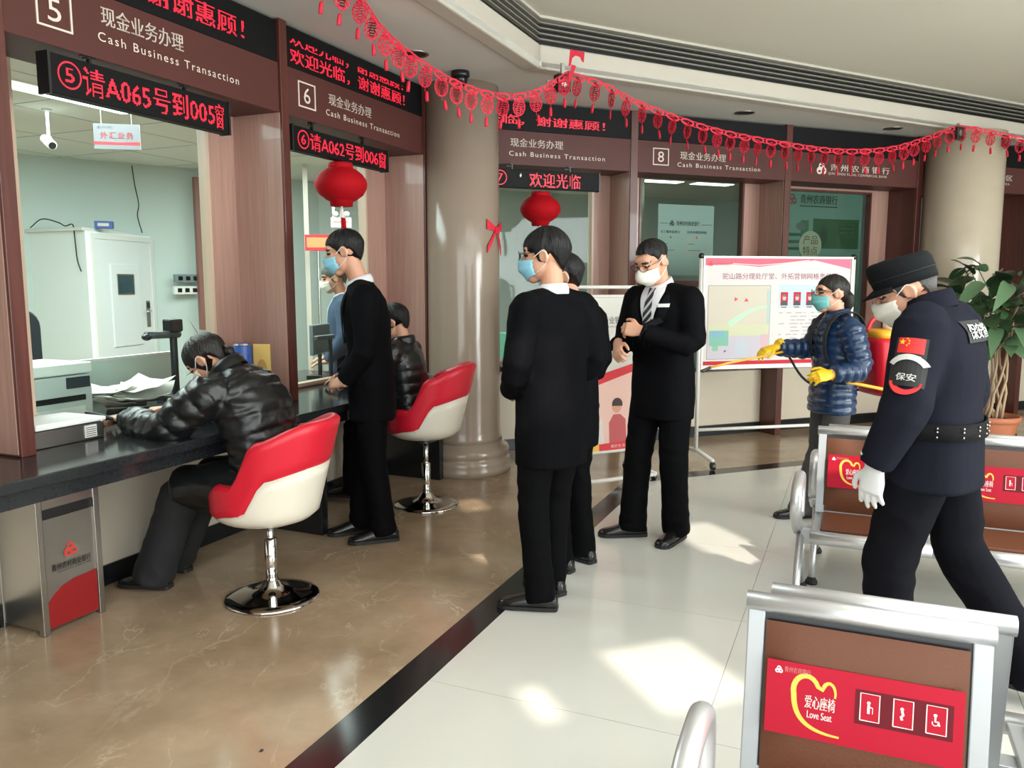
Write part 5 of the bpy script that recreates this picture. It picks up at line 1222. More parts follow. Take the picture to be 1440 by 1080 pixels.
p.jacket('uniform_jacket', M_guard, -.40, 1.13, (.094, .088, .080, .077, .070, .058), .0105, (.007, (6, 6, 5)), None, 1.06); p.trousers(M_guardt, (.108, .102, .092, .09, .086, .084), .009, (6, 6, 10)); p.shoes(0, -4)
p.hair(M_hairg, .040, .02, -.02, -.060, 1.0, .003, 0, .002); p.mask(M_maskw)
# cap: band, crown, visor
H = p.H; rs = []
for z, sx, sy, dz in ((.022, .0865, .108, 0), (.045, .088, .110, 0), (.060, .0885, .111, 0), (.064, .091, .113, 0), (.098, .090, .112, 0), (.118, .084, .106, 0), (.126, .07, .09, 0), (.124, .02, .03, 0)):
    rs.append([H @ V3((sx * math.cos(a), -.012 + sy * math.sin(a), z + .010 * math.sin(a))) for a in [2 * PI * j / 36 for j in range(36)]])
cp = p.addmb('cap', MB().rings(rs), mat('black_cap_cloth', srgb(14, 16, 19), .8, spec=.15, bump=.2, bscale=200))
vs = []
for i in range(13):
    a = math.radians(25 + 130 * i / 12)
    for r in (1.0, 1.18, 1.40 + .02 * math.sin(PI * i / 12)): q = (.0885 * r * math.cos(a), -.012 + .111 * (r if r == 1 else 1 + (r - 1) * math.sin(a) ** .7) * math.sin(a), .032 + .010 * math.sin(a) - .05 * (r - 1)); vs.append(H @ V3(q))
vz = link('visor', MB().add(vs, [(3 * i + j, 3 * i + 3 + j, 3 * i + 4 + j, 3 * i + 1 + j) for i in range(12) for j in range(2)]).mesh('visor', True), MATS['black_cap_cloth'], cp); vz.modifiers.new('t', 'SOLIDIFY').thickness = .003
link('cap_seam', MB().tube([H @ V3((.0895 * math.cos(a), -.012 + .112 * math.sin(a), .062 + .010 * math.sin(a))) for a in [2 * PI * j / 36 for j in range(37)]], .0016, 5).mesh('cap_seam'), M_darkblk, cp)
p.collar(M_guard, .082, .074, .06, name='uniform_collar')
# belt
c = p.J['pel'].lerp(p.J['chest'], .12); n = 40; ring = []
for z in (-.028, .028):
    ring.append([])
    for j in range(n):
        a = 2 * PI * j / n; dv = V3((math.cos(a), math.sin(a), 0)); h, nn = p.project(c + V3((0, 0, z)), dv); q = h - c if h is not None else dv * .2; q.z = 0; ring[-1].append(c + V3((0, 0, z)) + dv * (min(q.length, .215) + .007))
M_belt = mat('black_webbing', (.005, .005, .005, 1), .75, spec=.15, bump=.3, bscale=300)
bl = p.addmb('belt', MB().rings(ring, cap=False), M_belt); md = bl.modifiers.new('t', 'SOLIDIFY'); md.thickness = .006; md.offset = 1
for a in range(0, 360, 24):
    dv = V3((math.cos(math.radians(a)), math.sin(math.radians(a)), 0)); h, nn = p.project(c, dv)
    if h is None or (h - c).length > .215: continue
    for z in (-.014, .004, .016): link('eyelet', MB().ell(h + dv * .0145 + V3((0, 0, z)), (.004, .004, .004), None, 8, 5).mesh('eyelet', True), M_steel, bl)
# sleeve and back patches
sh = p.J['shL'].lerp(p.J['elL'], .36); ax = (p.J['elL'] - p.J['shL']).normalized(); rt = V3((0, -1, 0)); rt = (rt - ax * rt.dot(ax)).normalized(); upv = -ax
M_flag = mat('flag_red', srgb(214, 40, 40), .6); M_badge = mat('patch_black', (.012, .012, .012, 1), .7); M_bw = mat('patch_white', srgb(206, 204, 200), .7); M_star = mat('flag_yellow', srgb(240, 200, 50), .6)
out = p.J['shL'] - V3((.05, 0, 0)); nrm = rt.cross(upv)
def star(r, cx, cy, rot=0): return [(cx + (r if i % 2 == 0 else r * .4) * math.sin(PI * i / 5 + rot), cy + (r if i % 2 == 0 else r * .4) * math.cos(PI * i / 5 + rot)) for i in range(10)]
p.decal_rect('flag_backing', M_badge, .098, .074, sh - upv * .004, rt, upv, .005); p.decal_rect('flag_patch', M_flag, .082, .050, sh + upv * .006, rt, upv, .007)
p.decal('flag_star', M_star, star(.011, -.027, .016), [tuple(range(10))], sh, rt, upv, .011)
for i, (x, y) in enumerate(((-.012, .027), (-.006, .020), (-.006, .011), (-.012, .005))): p.decal('flag_star', M_star, star(.004, x, y, .4 * i), [tuple(range(10))], sh, rt, upv, .011)
p.decal_text('flag_lettering', M_bw, '中国保安', .07, .010, sh - upv * .030, rt, upv, .008)
sb = sh - upv * .075
arc = []; fa = []
for i in range(15):
    a = math.radians(150 - 120 * i / 14); arc += [(.052 * math.cos(a), .040 * math.sin(a) - .005), (.072 * math.cos(a), .058 * math.sin(a) - .005)]
p.decal_rect('badge_backing', M_badge, .112, .085, sb - upv * .008, rt, upv, .0045)
p.decal('badge_arc', M_bw, arc, [(2 * i, 2 * i + 1, 2 * i + 3, 2 * i + 2) for i in range(14)], sb, rt, upv, .008)
p.decal('badge_base', M_flag, [(.050 * math.cos(a), -.036 + .044 * math.sin(a)) for a in [PI + PI * j / 14 for j in range(15)]], [tuple(range(15))], sb, rt, upv, .010)
p.decal_text('badge_lettering', M_bw, '保安', .062, .024, sb - upv * .022, rt, upv, .009, bold=.02)
p.decal_rect('glove_seam', M_badge, .001, .001, sb, rt, upv, .004, 1, 1)
bc = p.chestC + p.chestU * .075 - p.chestF * .1 + p.chestR * -.0
p.decal_rect('back_patch', M_badge, .235, .075, bc, p.chestR, p.chestU, .006, 14, 6)
p.decal_text('back_lettering', M_bw, '保安特勤', .215, .052, bc, p.chestR, p.chestU, .010, bold=.025)

# ---- customer bent over the counter in the black down coat
p = Person(1.66, (-1.12, 3.68), 74, pel=(0, .0, .55), chest=(0, .085, .87), neck=(0, .225, 1.06), head=(0, .335, 1.105), shL=(-.18, .175, .985), shR=(.18, .175, .985),
           elL=(-.27, .40, .80), elR=(.25, .42, .84), wrL=(-.17, .66, .84), wrR=(.12, .68, .84), hipL=(-.09, .05, .54), hipR=(.09, .05, .54), knL=(-.11, .42, .52), knR=(.11, .44, .52), anL=(-.12, .60, .085), anR=(.11, .66, .085))
p.hemdir = V3((0, -.15, -1)).normalized()
p.build('person', 'seated customer in a shiny black down coat bent over the counter', (8, 46, 0), {'L': dict(to=(.1, 1, -.05), up=(0, .1, 1), curl=.4), 'R': dict(to=(-.2, 1, -.05), up=(0, .1, 1), curl=.4)})
p.jacket('down_coat', M_down, -.22, 1.16, (.100, .094, .086, .082, .074, .06), .0105, None, (.080, .011), 1.05, None)
wrinkle(p.jk.data, .008, (8, 8, 20), 3.3, None)
mb = MB()
for d in 'LR': mb.tube([p.J['hip' + d] + V3((0, -.04, 0)), p.J['hip' + d].lerp(p.J['kn' + d], .6), p.J['kn' + d] + V3((0, .01, -.01))], [.125, .115, .10], 14)
mb.ell(p.J['pel'] + V3((0, 0, .0)), (.19, .16, .12)); me = evaluated(mb, .011, 5); wrinkle(me, .008, (7, 7, 7), 1.7); p.add('coat_skirt', me, M_down)
p.trousers(mat('black_wide_trousers', (.008, .009, .010, 1), .8), (.10, .10, .10, .10, .095, .10), .006); p.shoes(6, -4); p.hair(M_hairb, .045, .0, -.062, -.085, 1.08, .008, .006, .005)
p.addmb('ponytail', MB().tube([p.H @ V3(q) for q in ((0, -.10, -.02), (0, -.115, -.05), (0.01, -.10, -.09))], [.022, .026, .014], 10), M_hairb)
p.collar(M_down, .092, .086, .05, name='coat_collar'); p.mask(M_maskw)
p.addmb('hair_clip', MB().ell(p.H @ V3((-.03, -.085, .075)), (.016, .012, .008)), mat('hair_clip_pale', srgb(190, 160, 160), .4))

# ---- second seated customer behind the standing man
p = Person(1.62, (-.66, 5.24), 76, pel=(0, .0, .62), chest=(0, .05, .92), neck=(0, .06, 1.09), head=(0, .12, 1.21), shL=(-.17, .06, 1.03), shR=(.17, .06, 1.03), elL=(-.21, .22, .84), elR=(.21, .22, .84), wrL=(-.12, .45, .835), wrR=(.1, .45, .835),
           hipL=(-.09, .03, .60), hipR=(.09, .03, .60), knL=(-.10, .38, .58), knR=(.10, .38, .58), anL=(-.10, .40, .12), anR=(.10, .40, .12))
p.build('person', 'seated customer in a dark padded jacket on the tub chair by the near column', (5, 22, 0), {'L': dict(to=(.1, 1, -.05), up=(0, .1, 1), curl=.4), 'R': dict(to=(-.2, 1, -.05), up=(0, .1, 1), curl=.4)})
p.jacket('padded_jacket', M_down, -.10, 1.06, (.090, .084, .076, .072, .066, .055), .0115, None, (.075, .010), 1.0); p.trousers(M_trou); p.shoes(0, 0); p.hair(M_hair, .05, .025, -.03, -.07, 1.08, .008)
p.collar(M_down, .082, .076, .05, name='jacket_collar'); p.mask(M_maskw)

# ---- teller behind the glass
p = Person(1.63, (-1.40, 6.62), 104, head=(0, .06, 1.505), neck=(0, .0, 1.365), wrL=(-.20, .14, .84), wrR=(.20, .14, .84), elL=(-.24, .0, 1.03), elR=(.24, .0, 1.03))
p.build('person', 'teller in blue jacket and white mask standing behind the window glass', (0, 12, 0), {'L': dict(to=(.2, 1, -.1), up=(0, .1, 1), curl=.4), 'R': dict(to=(-.2, 1, -.1), up=(0, .1, 1), curl=.4)})
p.jacket('uniform_jacket', M_blue, -.35, 1.0, voxel=.013); p.trousers(M_trou, voxel=.014); p.shoes(0, 0); p.hair(mat('teller_hair', srgb(74, 78, 70), .6), .05, .03, -.02, -.06, 1.08, .004); p.collar(M_shirt); p.mask(M_maskw); p.shirt_v(mat('pale_blue_shirt', srgb(176, 200, 220), .7), .06, .16, -.1)

# ================================================================== TELLER ROOM AND OFFICE BEHIND THE GLASS
# security booth with a door
c0, c1, c2, c3 = (-4.90, 8.15), (-4.10, 7.80), (-3.92, 8.88), (-4.72, 9.2)
o = thing('security_booth', 'white panelled security booth with door and dark viewing window behind the glass', 'booth', Matrix.Translation((c1[0], c1[1], 0)))
rel = lambda p: (p[0] - c1[0], p[1] - c1[1])
part('body', MB().prism([rel(c0), rel(c1), rel(c2), rel(c3)], 0, 1.97), mat('booth_white_paint', srgb(246, 250, 249), .3), o, bevel=.004)
part('roof_edge', MB().prism([(rel(c0)[0] - .02, rel(c0)[1] - .03), (.0, -.045), (.045, 1.08), (rel(c3)[0], rel(c3)[1] + .02)], 1.97, 2.0), M_whitepl, o, bevel=.003)
dl = math.hypot(c2[0] - c1[0], c2[1] - c1[1]); DM = Matrix.Rotation(math.atan2(c2[1] - c1[1], c2[0] - c1[0]), 4, 'Z')
M_door = mat('booth_door_white', srgb(230, 234, 234), .35)
dr = part('door', MB().box(.10, .98, -.022, 0, .03, 1.90), M_door, o, DM, bevel=.003)
part('door_frame', MB().box(.05, .10, -.03, 0, 0, 1.95).box(.98, 1.03, -.03, 0, 0, 1.95).box(.10, .98, -.03, 0, 1.90, 1.95), M_whitepl, o, DM)
for z0, z1 in ((.82, 1.66), (.15, .70)): part('moulding', slab([(.30, z0), (.78, z0), (.78, z1), (.30, z1)], -.034, -.020), M_door, dr, None, bevel=.010)
part('viewing_window', MB().box(.41, .64, -.042, -.030, 1.37, 1.54), mat('booth_window_dark', srgb(52, 76, 84), .1), dr); part('viewing_frame', MB().box(.39, .66, -.038, -.028, 1.35, 1.37).box(.39, .66, -.038, -.028, 1.54, 1.56).box(.39, .41, -.038, -.028, 1.37, 1.54).box(.64, .66, -.038, -.028, 1.37, 1.54), M_steel, dr)
part('lock_plate', MB().box(.86, .92, -.03, -.022, 1.0, 1.28), M_steel, dr, bevel=.003); part('door_handle', MB().tube([(.89, -.03, 1.17), (.89, -.065, 1.17), (.80, -.07, 1.165)], .010, 8), M_chrome, dr, smooth=True)
part('keypad', MB().box(.865, .915, -.034, -.03, 1.20, 1.26), M_blackpl, dr)
o2 = thing('paper_carton', 'small blue carton lying on top of the white security booth', 'box', Matrix.Translation((-4.02, 8.02, 2.002)) @ Matrix.Rotation(.3, 4, 'Z'))
part('carton', MB().box(-.08, .08, -.05, .05, 0, .07), mat('blue_carton', srgb(70, 96, 168), .5), o2, bevel=.003); part('carton_label', MB().box(-.05, .05, -.053, -.05, .02, .05), M_paper, o2)
o2 = thing('loose_cable', 'thin black cable looped over the white security booth', 'cable', Matrix.Translation((-4.3, 7.92, 2.0)))
part('wire', MB().tube(catmull([(-.45, .1, .01), (-.3, .05, .09), (-.15, .05, .06), (-.05, .0, .02), (.05, -.05, .03), (.10, -.12, -.1), (.11, -.12, -.3), (.14, -.12, -.42)], 6), .006, 6), M_blackpl, o2, smooth=True)
o2 = thing('loose_cable', 'thin grey cable hanging down the back wall of the teller room', 'cable', Matrix.Translation((-4.02, 8.68, 2.6)))
part('wire', MB().tube(catmull([(0, 0, .1), (.02, 0, -.1), (.05, 0, -.3), (.03, 0, -.42), (.07, 0, -.6)], 6), .006, 6), M_blackpl, o2, smooth=True)
# wall boxes right of the booth
WB = lambda x, y, z: Matrix.Translation((x, y, z)) @ Matrix.Rotation(math.atan2(.717, .697), 4, 'Z')
for x, y, z, a, b, lab in ((-3.62, 8.98, 1.52, .30, .09, 'long grey meter strip on the wall right of the booth, upper one'), (-3.63, 8.97, 1.39, .30, .09, 'white switch strip with dark sockets on the wall right of the booth'), (-3.42, 9.16, 1.13, .16, .09, 'small framed notice low on the wall right of the booth')):
    o2 = thing('wall_box', lab, 'wall box', WB(x, y, z)); part('box', MB().box(-a / 2, a / 2, -.05, 0, -b / 2, b / 2), mat('meter_grey', srgb(120, 134, 134), .4) if a > .2 and z > 1.45 else M_whitepl, o2, bevel=.004)
    for i in range(3): part('socket', MB().box(-a * .38 + i * a * .28, -a * .38 + i * a * .28 + a * .16, -.053, -.05, -b * .25, b * .25), M_ledbody, o2)
# window with curtain at the end of the room
wf = struct(part('window_9', MB().box(-.02, .03, -.06, 0, .95, 2.62).box(.26, .31, -.06, 0, .95, 2.62).box(.03, .26, -.06, 0, 2.56, 2.62).box(.03, .26, -.06, 0, .95, 1.0), mat('window_frame_redbrown', srgb(140, 92, 84), .4), None, WB(-3.50, 9.01, 0)))
part('pane', MB().box(.03, .26, -.03, -.02, 1.0, 2.56), M_glass, wf)
o2 = thing('curtain', 'pale yellow gathered curtain in the red brown window of the teller room', 'curtain', WB(-3.46, 9.04, 0)); vs = []
for i in range(25):
    t = i / 24; pinch = [1, .62, .45, .62, .9]
    for j, z in enumerate((2.5, 2.1, 1.75, 1.4, 1.02)): vs.append((.03 + .19 * (.5 + (t - .5) * pinch[j]), -.075 - .014 * math.sin(t * 26), z))
part('cloth', MB().add(vs, [(i * 5 + j, i * 5 + 5 + j, i * 5 + 6 + j, i * 5 + 1 + j) for i in range(24) for j in range(4)]), mat('curtain_cloth', srgb(216, 212, 170), .8), o2, smooth=True)
part('rail', MB().tube([(.0, -.075, 2.52), (.27, -.075, 2.52)], .01, 8), M_steel, o2)
# hanging sign, bullet camera, ceiling lamps
o2 = thing('hanging_sign', 'grey hanging sign with red foreign exchange characters behind the glass', 'sign', Matrix.Translation((-2.79, 5.50, 2.36)) @ Matrix.Rotation(math.radians(10), 4, 'Z'))
part('board', MB().box(0, .29, 0, .012, 0, .165), mat('sign_grey', srgb(112, 114, 117), .4), o2); part('red_stripe', slab([(.0, .028), (.29, .028), (.29, .05), (.15, .045), (.0, .05)], -.001, 0), M_pin, o2)
wall_text('lettering', o2, mat('sign_red_letters', srgb(176, 50, 56), .5), '外汇业务', .04, .25, .068, .112, -.0015, bold=.01, space=1.1); logo('bank_logo', o2, M_txt, .035, .142, .012, -.001); wall_text('bank_lettering', o2, M_txt, '青州农商银行', .055, .12, .134, .15, -.001)
for x in (.05, .24): part('wire', MB().tube([(x, .006, .165), (x, .006, .37)], .002, 5), M_steel, o2)
o2 = thing('bullet_camera', 'white bullet camera hanging from the teller room ceiling', 'camera', Matrix.Translation((-3.40, 6.05, 2.73)))
part('stem', MB().tube([(0, 0, 0), (0, 0, -.2)], .010, 10), M_whitepl, o2); part('mount', MB().lathe([(.035, 0), (.035, -.012), (.012, -.02)], 16), M_whitepl, o2); part('joint', MB().ell((0, 0, -.21), (.022, .022, .022)), M_whitepl, o2, smooth=True)
part('barrel', MB().tube([(-.05, .04, -.205), (.05, -.05, -.265)], .034, 16), M_whitepl, o2, smooth=True); part('lens', MB().tube([(.05, -.05, -.265), (.056, -.055, -.269)], .026, 14), M_blackpl, o2)
M_tube = mat('ceiling_lamp_glow', (1, 1, 1, 1), .5, emit=(.95, 1, 1, 1), estr=2.2)
for M, s, d, L, lab in ((MA, 3.2, 5.0, 1.3, 'lit ceiling lamp panel over the left teller room'), (MA, 5.6, 4.6, 1.0, 'lit ceiling lamp panel over the second teller window'), (MB_, 5.2, 8.75, .55, 'lit ceiling lamp left one seen through the number 8 window'), (MB_, 5.95, 8.75, .55, 'lit ceiling lamp right one seen through the number 8 window')):
    o2 = thing('ceiling_lamp', lab, 'lamp', at(M, s, d, 2.73)); part('frame', MB().box(-.02, L + .02, -.12, .12, -.012, 0), M_whitepl, o2)
    for y in (-.09, .01): part('diffuser', MB().box(0, L, y, y + .08, -.018, -.012), M_tube, o2)
# plaque, exit sign
o2 = thing('wall_plaque', 'red and gold plaque on the wall behind the second teller window', 'plaque', Matrix.Translation((-2.20, 8.62, 1.81)) @ Matrix.Rotation(math.radians(8), 4, 'Z'))
part('board', MB().box(0, .27, 0, .02, 0, .17), M_pin, o2, bevel=.003); part('gold_field', MB().box(.02, .25, -.002, 0, .035, .14), mat('plaque_gold', srgb(206, 150, 96), .4), o2); part('stand', MB().tube([(.13, .01, 0), (.13, .01, -1.81)], .012, 8), M_steel, o2)
o2 = thing('emergency_lamp', 'white twin head emergency lamp behind the left red lantern', 'lamp', Matrix.Translation((-1.95, 8.75, 2.06)) @ Matrix.Rotation(math.radians(8), 4, 'Z'))
part('box', MB().box(0, .22, 0, .06, 0, .11), M_whitepl, o2, bevel=.006); part('label', MB().box(.03, .19, -.002, 0, .05, .075), mat('label_pale_red', srgb(210, 150, 150), .5), o2)
for x in (.05, .17): part('lamp_head', MB().ell((x, .0, .145), (.035, .035, .03)), M_whitepl, o2, smooth=True)
part('stand', MB().tube([(.11, .04, 0), (.11, .04, -2.06)], .012, 8), M_whitepl, o2)
struct(part('trim_30', MB().box(0, .05, 0, .05, 0, 2.73).box(.9, .95, 0, .05, 0, 2.73).box(.3, .33, .0, .03, 0, 2.73), mat('pale_door_frame', srgb(206, 200, 186), .5), None, Matrix.Translation((-2.25, 8.80, 0)) @ Matrix.Rotation(math.radians(12), 4, 'Z')))

# desk things, left window
DK = lambda s, d, rz=0: at(MA, s, d, .78, rz)
o2 = thing('printer', 'white and grey office printer on the desk behind the left teller glass', 'printer', DK(2.44, 3.50) @ Matrix.Scale(.9, 4))
part('body', MB().box(0, .42, 0, .38, 0, .27), mat('printer_grey', srgb(196, 200, 198), .45), o2, bevel=.012); part('scanner_lid', MB().box(-.005, .425, -.005, .385, .275, .335), M_whitepl, o2, bevel=.01); part('paper_slot', MB().box(.05, .37, -.006, 0, .13, .16), M_blackpl, o2); part('paper_tray', MB().box(.06, .36, -.012, 0, .02, .10), M_whitepl, o2, bevel=.004); part('control_panel', MB().box(.26, .40, -.008, 0, .20, .26), mat('panel_dark', srgb(60, 64, 70), .3), o2)
o2 = thing('office_chair', 'black office chair behind the printer in the teller room', 'chair', Matrix.Translation((-3.0, 5.0, 0)) @ Matrix.Rotation(math.radians(67), 4, 'Z'))
M_mesh = mat('office_chair_black', srgb(38, 44, 50), .7)
part('backrest', slab(rounded(.46, .52, .12), 0, .05).xf(Matrix.Translation((-.23, .22, .78))), M_mesh, o2, bevel=.015); part('seat', MB().box(-.25, .25, -.25, .22, .43, .51), M_mesh, o2, bevel=.03, seg=3)
for x in (-.29, .25): part('armrest', MB().box(x, x + .05, -.18, .14, .66, .69).box(x + .01, x + .04, -.02, .04, .45, .66), M_blackpl, o2, bevel=.008)
part('back_bar', MB().box(-.03, .03, .24, .28, .40, .95), M_blackpl, o2); part('column', MB().tube([(0, 0, .08), (0, 0, .43)], .028, 12), M_chrome, o2)
for i in range(5): a = 2 * PI * i / 5; part('base_arm', MB().tube([(0, 0, .10), (.28 * math.cos(a), .28 * math.sin(a), .07)], .02, 8), M_blackpl, o2); part('caster', MB().ell((.28 * math.cos(a), .28 * math.sin(a), .03), (.03, .03, .03), None, 10, 6), M_blackpl, o2, smooth=True)
rnd = random.Random(5)
for i in range(9):
    s, d = 3.02 + rnd.uniform(0, .30), 3.56 + rnd.uniform(0, .22); o2 = MB(); w_, h_ = .10, .14
    vs = [(x * w_, y * h_, .004 + .05 * max(0, x) * (i % 3) * .5 + .03 * y * y) for y in (-1, -.3, .4, 1) for x in (-1, -.3, .4, 1)]; o2.add(vs, [(j * 4 + k_, j * 4 + k_ + 1, j * 4 + k_ + 5, j * 4 + k_ + 4) for j in range(3) for k_ in range(3)])
    ob = part('paper_sheet', o2, M_paper, None, DK(s, d, rnd.uniform(0, 3)) @ Matrix.Translation((0, 0, .004 + .012 * i))); tag(ob, 'loose white paper sheet in the heap on the desk behind the left glass', 'paper', 'paper heap on the teller desk'); ob.modifiers.new('t', 'SOLIDIFY').thickness = .001
o2 = thing('desk_partition', 'low pale green glass partition on the desk behind the left glass', 'partition', DK(2.75, 4.08))
part('panel', MB().box(0, 1.15, 0, .02, -.78, .235), mat('partition_pale_green', srgb(206, 226, 218), .25), o2, bevel=.003); part('top_edge', MB().box(-.005, 1.155, -.006, .026, .235, .25), M_whitepl, o2)
o2 = thing('document_camera', 'grey document camera with long arm on the desk by the left glass', 'camera', DK(3.58, 3.74))
part('base', MB().box(-.09, .09, -.07, .07, 0, .03), M_blackpl, o2, bevel=.006); part('pole', MB().tube([(0, 0, .03), (0, 0, .40)], .022, 12), M_blackpl, o2); part('arm', MB().tube([(.04, 0, .385), (-.10, -.02, .39), (-.24, -.05, .395)], .022, 12), mat('camera_arm_grey', srgb(74, 80, 82), .4), o2, smooth=True); part('camera_head', MB().box(-.045, .045, -.04, .04, .40, .48), M_blackpl, o2, bevel=.012); part('lens', MB().ell((-.24, -.05, .385), (.028, .028, .02)), M_blackpl, o2, smooth=True)
# things on the customer side of the counter
o2 = thing('card_reader_box', 'white lidded metal service box on the counter by the left glass', 'box', DK(2.20, 3.07))
part('body', MB().box(.0, .34, .03, .28, 0, .075), M_steel, o2, bevel=.004); part('lid', slab([(0, 0), (.34, 0), (.34, .018), (0, .026)], 0, .27).xf(Matrix.Translation((0, 0.01, .08))), M_whitepl, o2, bevel=.006); part('label', MB().box(.24, .30, .0255, .03, .012, .066), M_paper, o2)
for i in range(5): part('label_line', MB().box(.245, .295, .024, .0255, .018 + .009 * i, .021 + .009 * i), M_blackpl, o2)
o2 = thing('cable_bundle', 'black cables lying beside the service box on the counter', 'cable', DK(2.60, 3.18))
for i in range(4): part('cable', MB().tube(catmull([(-.04, .06 - .01 * i, .10 - .01 * i), (.03, .0 + .02 * i, .07), (.10, -.03 + .015 * i, .03), (.2, .02 * i, .012), (.32, .05, .01)], 5), .008, 6), M_blackpl, o2, smooth=True)
o2 = thing('plastic_sleeve', 'clear plastic sleeve lying on the counter near the service box', 'sleeve', DK(2.62, 2.98)); part('sheet', MB().add([(0, 0, .004), (.2, .02, .006), (.22, .12, .012), (.10, .13, .03), (.0, .10, .008)], [(0, 1, 3, 4), (1, 2, 3)]), mat('clear_plastic', srgb(150, 164, 170), .15), o2)
o2 = thing('paper_money_card', 'tall yellow card standing on the counter against the wooden pier', 'card', DK(3.60, 3.10, .3)); part('card', MB().box(0, .012, -.05, .05, 0, .345), mat('card_yellow', srgb(222, 186, 108), .5), o2, bevel=.002); part('printed_oval', MB().add([(-.001, .03 * math.cos(a), .20 + .06 * math.sin(a)) for a in [2 * PI * j / 16 for j in range(16)]], [tuple(range(16))]), mat('card_brown_print', srgb(190, 146, 84), .5), o2); part('foot', MB().box(-.03, .04, -.05, .05, 0, .006), M_blackpl, o2)
o2 = thing('tissue_can', 'blue printed tissue can on the counter beside the yellow card', 'can', DK(3.56, 3.20)); part('can', MB().lathe([(.05, 0), (.052, .01), (.052, .34), (.046, .35), (.001, .352)], 24), mat('can_blue', srgb(50, 84, 160), .35, var=.4, vscale=30), o2, smooth=True); part('rim', MB().lathe([(.05, .335), (.054, .34), (.05, .35)], 24), M_steel, o2)
o2 = thing('potted_leaf_plant', 'small dark green pot plant with one tall leaf by the wooden pier', 'plant', DK(3.38, 3.22)); part('pot', MB().lathe([(.05, 0), (.07, .11), (.066, .11), (.05, .09)], 20), M_blackpl, o2, smooth=True)
for i in range(14):
    a = i * 2.4; r = .06 + .008 * (i % 4); lf = leaf_mesh(.15, .05, .9); lf.materials.append(M_leafs[3]); link('leaf', lf, None, o2, Matrix.Translation((0, 0, .12 + .012 * i)) @ Matrix.Rotation(a, 4, 'Z') @ Matrix.Rotation(.6, 4, 'X'))
lf = leaf_mesh(.30, .035, .15); lf.materials.append(M_leafs[3]); link('leaf', lf, None, o2, Matrix.Translation((.0, .04, .22)) @ Matrix.Rotation(.8, 4, 'Z') @ Matrix.Rotation(1.35, 4, 'X')); part('stalk', MB().tube([(0, 0, .08), (0, .03, .24)], .006, 6), M_leafs[3], o2)
# second window
o2 = thing('monitor', 'grey desk monitor behind the second teller glass', 'monitor', DK(4.86, 3.62, .25)); part('screen', MB().box(-.16, .16, 0, .03, .17, .39), mat('monitor_grey', srgb(120, 136, 138), .4), o2, bevel=.006); part('bezel', MB().box(-.15, .15, -.003, 0, .18, .38), mat('screen_dark', srgb(60, 74, 78), .2), o2); part('stand', MB().tube([(0, .02, 0), (0, .02, .2)], .016, 8), M_blackpl, o2); part('foot', MB().box(-.09, .09, -.06, .09, 0, .015), M_blackpl, o2)
o2 = thing('document_camera', 'grey document camera with flat arm behind the second teller glass', 'camera', DK(4.80, 3.50)); part('pole', MB().tube([(0, 0, .012), (0, 0, .30)], .014, 10), M_blackpl, o2); part('arm', MB().box(-.17, .03, -.02, .02, .29, .32), mat('camera_arm_grey', (0, 0, 0, 1)), o2, bevel=.008); part('base', MB().box(-.07, .07, -.06, .06, 0, .015), M_blackpl, o2)
o2 = thing('file_rack', 'black wire file rack on the counter before the second teller glass', 'rack', DK(4.72, 3.16, .2))
for i in range(5): part('wire_frame', MB().tube([(-.06 + .04 * i, -.08, .008), (-.05 + .04 * i, -.02, .20), (-.045 + .04 * i, .03, .20), (-.06 + .04 * i, .09, .008)], .006, 6), M_blackpl if i % 2 else M_chrome, o2, smooth=True)
part('base', MB().box(-.09, .13, -.09, .10, 0, .008), M_blackpl, o2)
for x, y, lab in ((-1.90, 6.98, 'green plastic chair behind the second teller glass'), (-.06, 7.6, 'green plastic chair behind the glass right of the near column')):
    o2 = thing('plastic_chair', lab, 'chair', Matrix.Translation((x, y, 0)) @ Matrix.Rotation(math.radians(150), 4, 'Z')); Mg = mat('green_plastic', srgb(120, 190, 160), .4)
    part('backrest', slab(rounded(.40, .42, .07), 0, .03).xf(Matrix.Translation((-.2, .2, .60))), Mg, o2, bevel=.008); part('seat', MB().box(-.21, .21, -.2, .22, .44, .47), Mg, o2, bevel=.01)
    for xx in (-.18, .18):
        part('leg', MB().tube([(xx, -.16, 0), (xx, -.15, .44)], .014, 8), M_chrome, o2); part('leg', MB().tube([(xx, .19, 0), (xx, .2, .62)], .014, 8), M_chrome, o2)
# office behind the number 8 window and the sheet on its glass
struct(part('wall_office_pier', MB().box(3.70, 4.16, 6.95, 7.25, 0, 2.73), mat('office_pier_beige', srgb(206, 200, 172), .6), None, MB_))
M_ink = mat('sheet_ink', srgb(22, 34, 34), .6); M_sheet = mat('sheet_pale_teal', srgb(140, 160, 155), .5)
o2 = thing('window_notice', 'printed notice with bank logo and two charts on the number 8 window', 'notice', at(MB_, 4.07, 6.545, 1.52))
part('sheet', MB().box(0, .62, 0, .003, .02, .68), M_sheet, o2)
logo('bank_logo', o2, M_ink, .15, .505, .028, -.002); wall_text('bank_lettering', o2, M_ink, '青州农村商业银行', .20, .46, .485, .53, -.002, bold=.015)
part('rule', MB().box(.02, .11, -.0015, 0, .503, .507), M_ink, o2); part('rule', MB().box(.48, .60, -.0015, 0, .497, .501), M_ink, o2)
wall_text('chart_title', o2, M_ink, '员工服务监督台', .03, .24, .415, .44, -.002, bold=.015); wall_text('chart_title', o2, M_ink, '业务办理流程图', .32, .54, .415, .44, -.002, bold=.015)
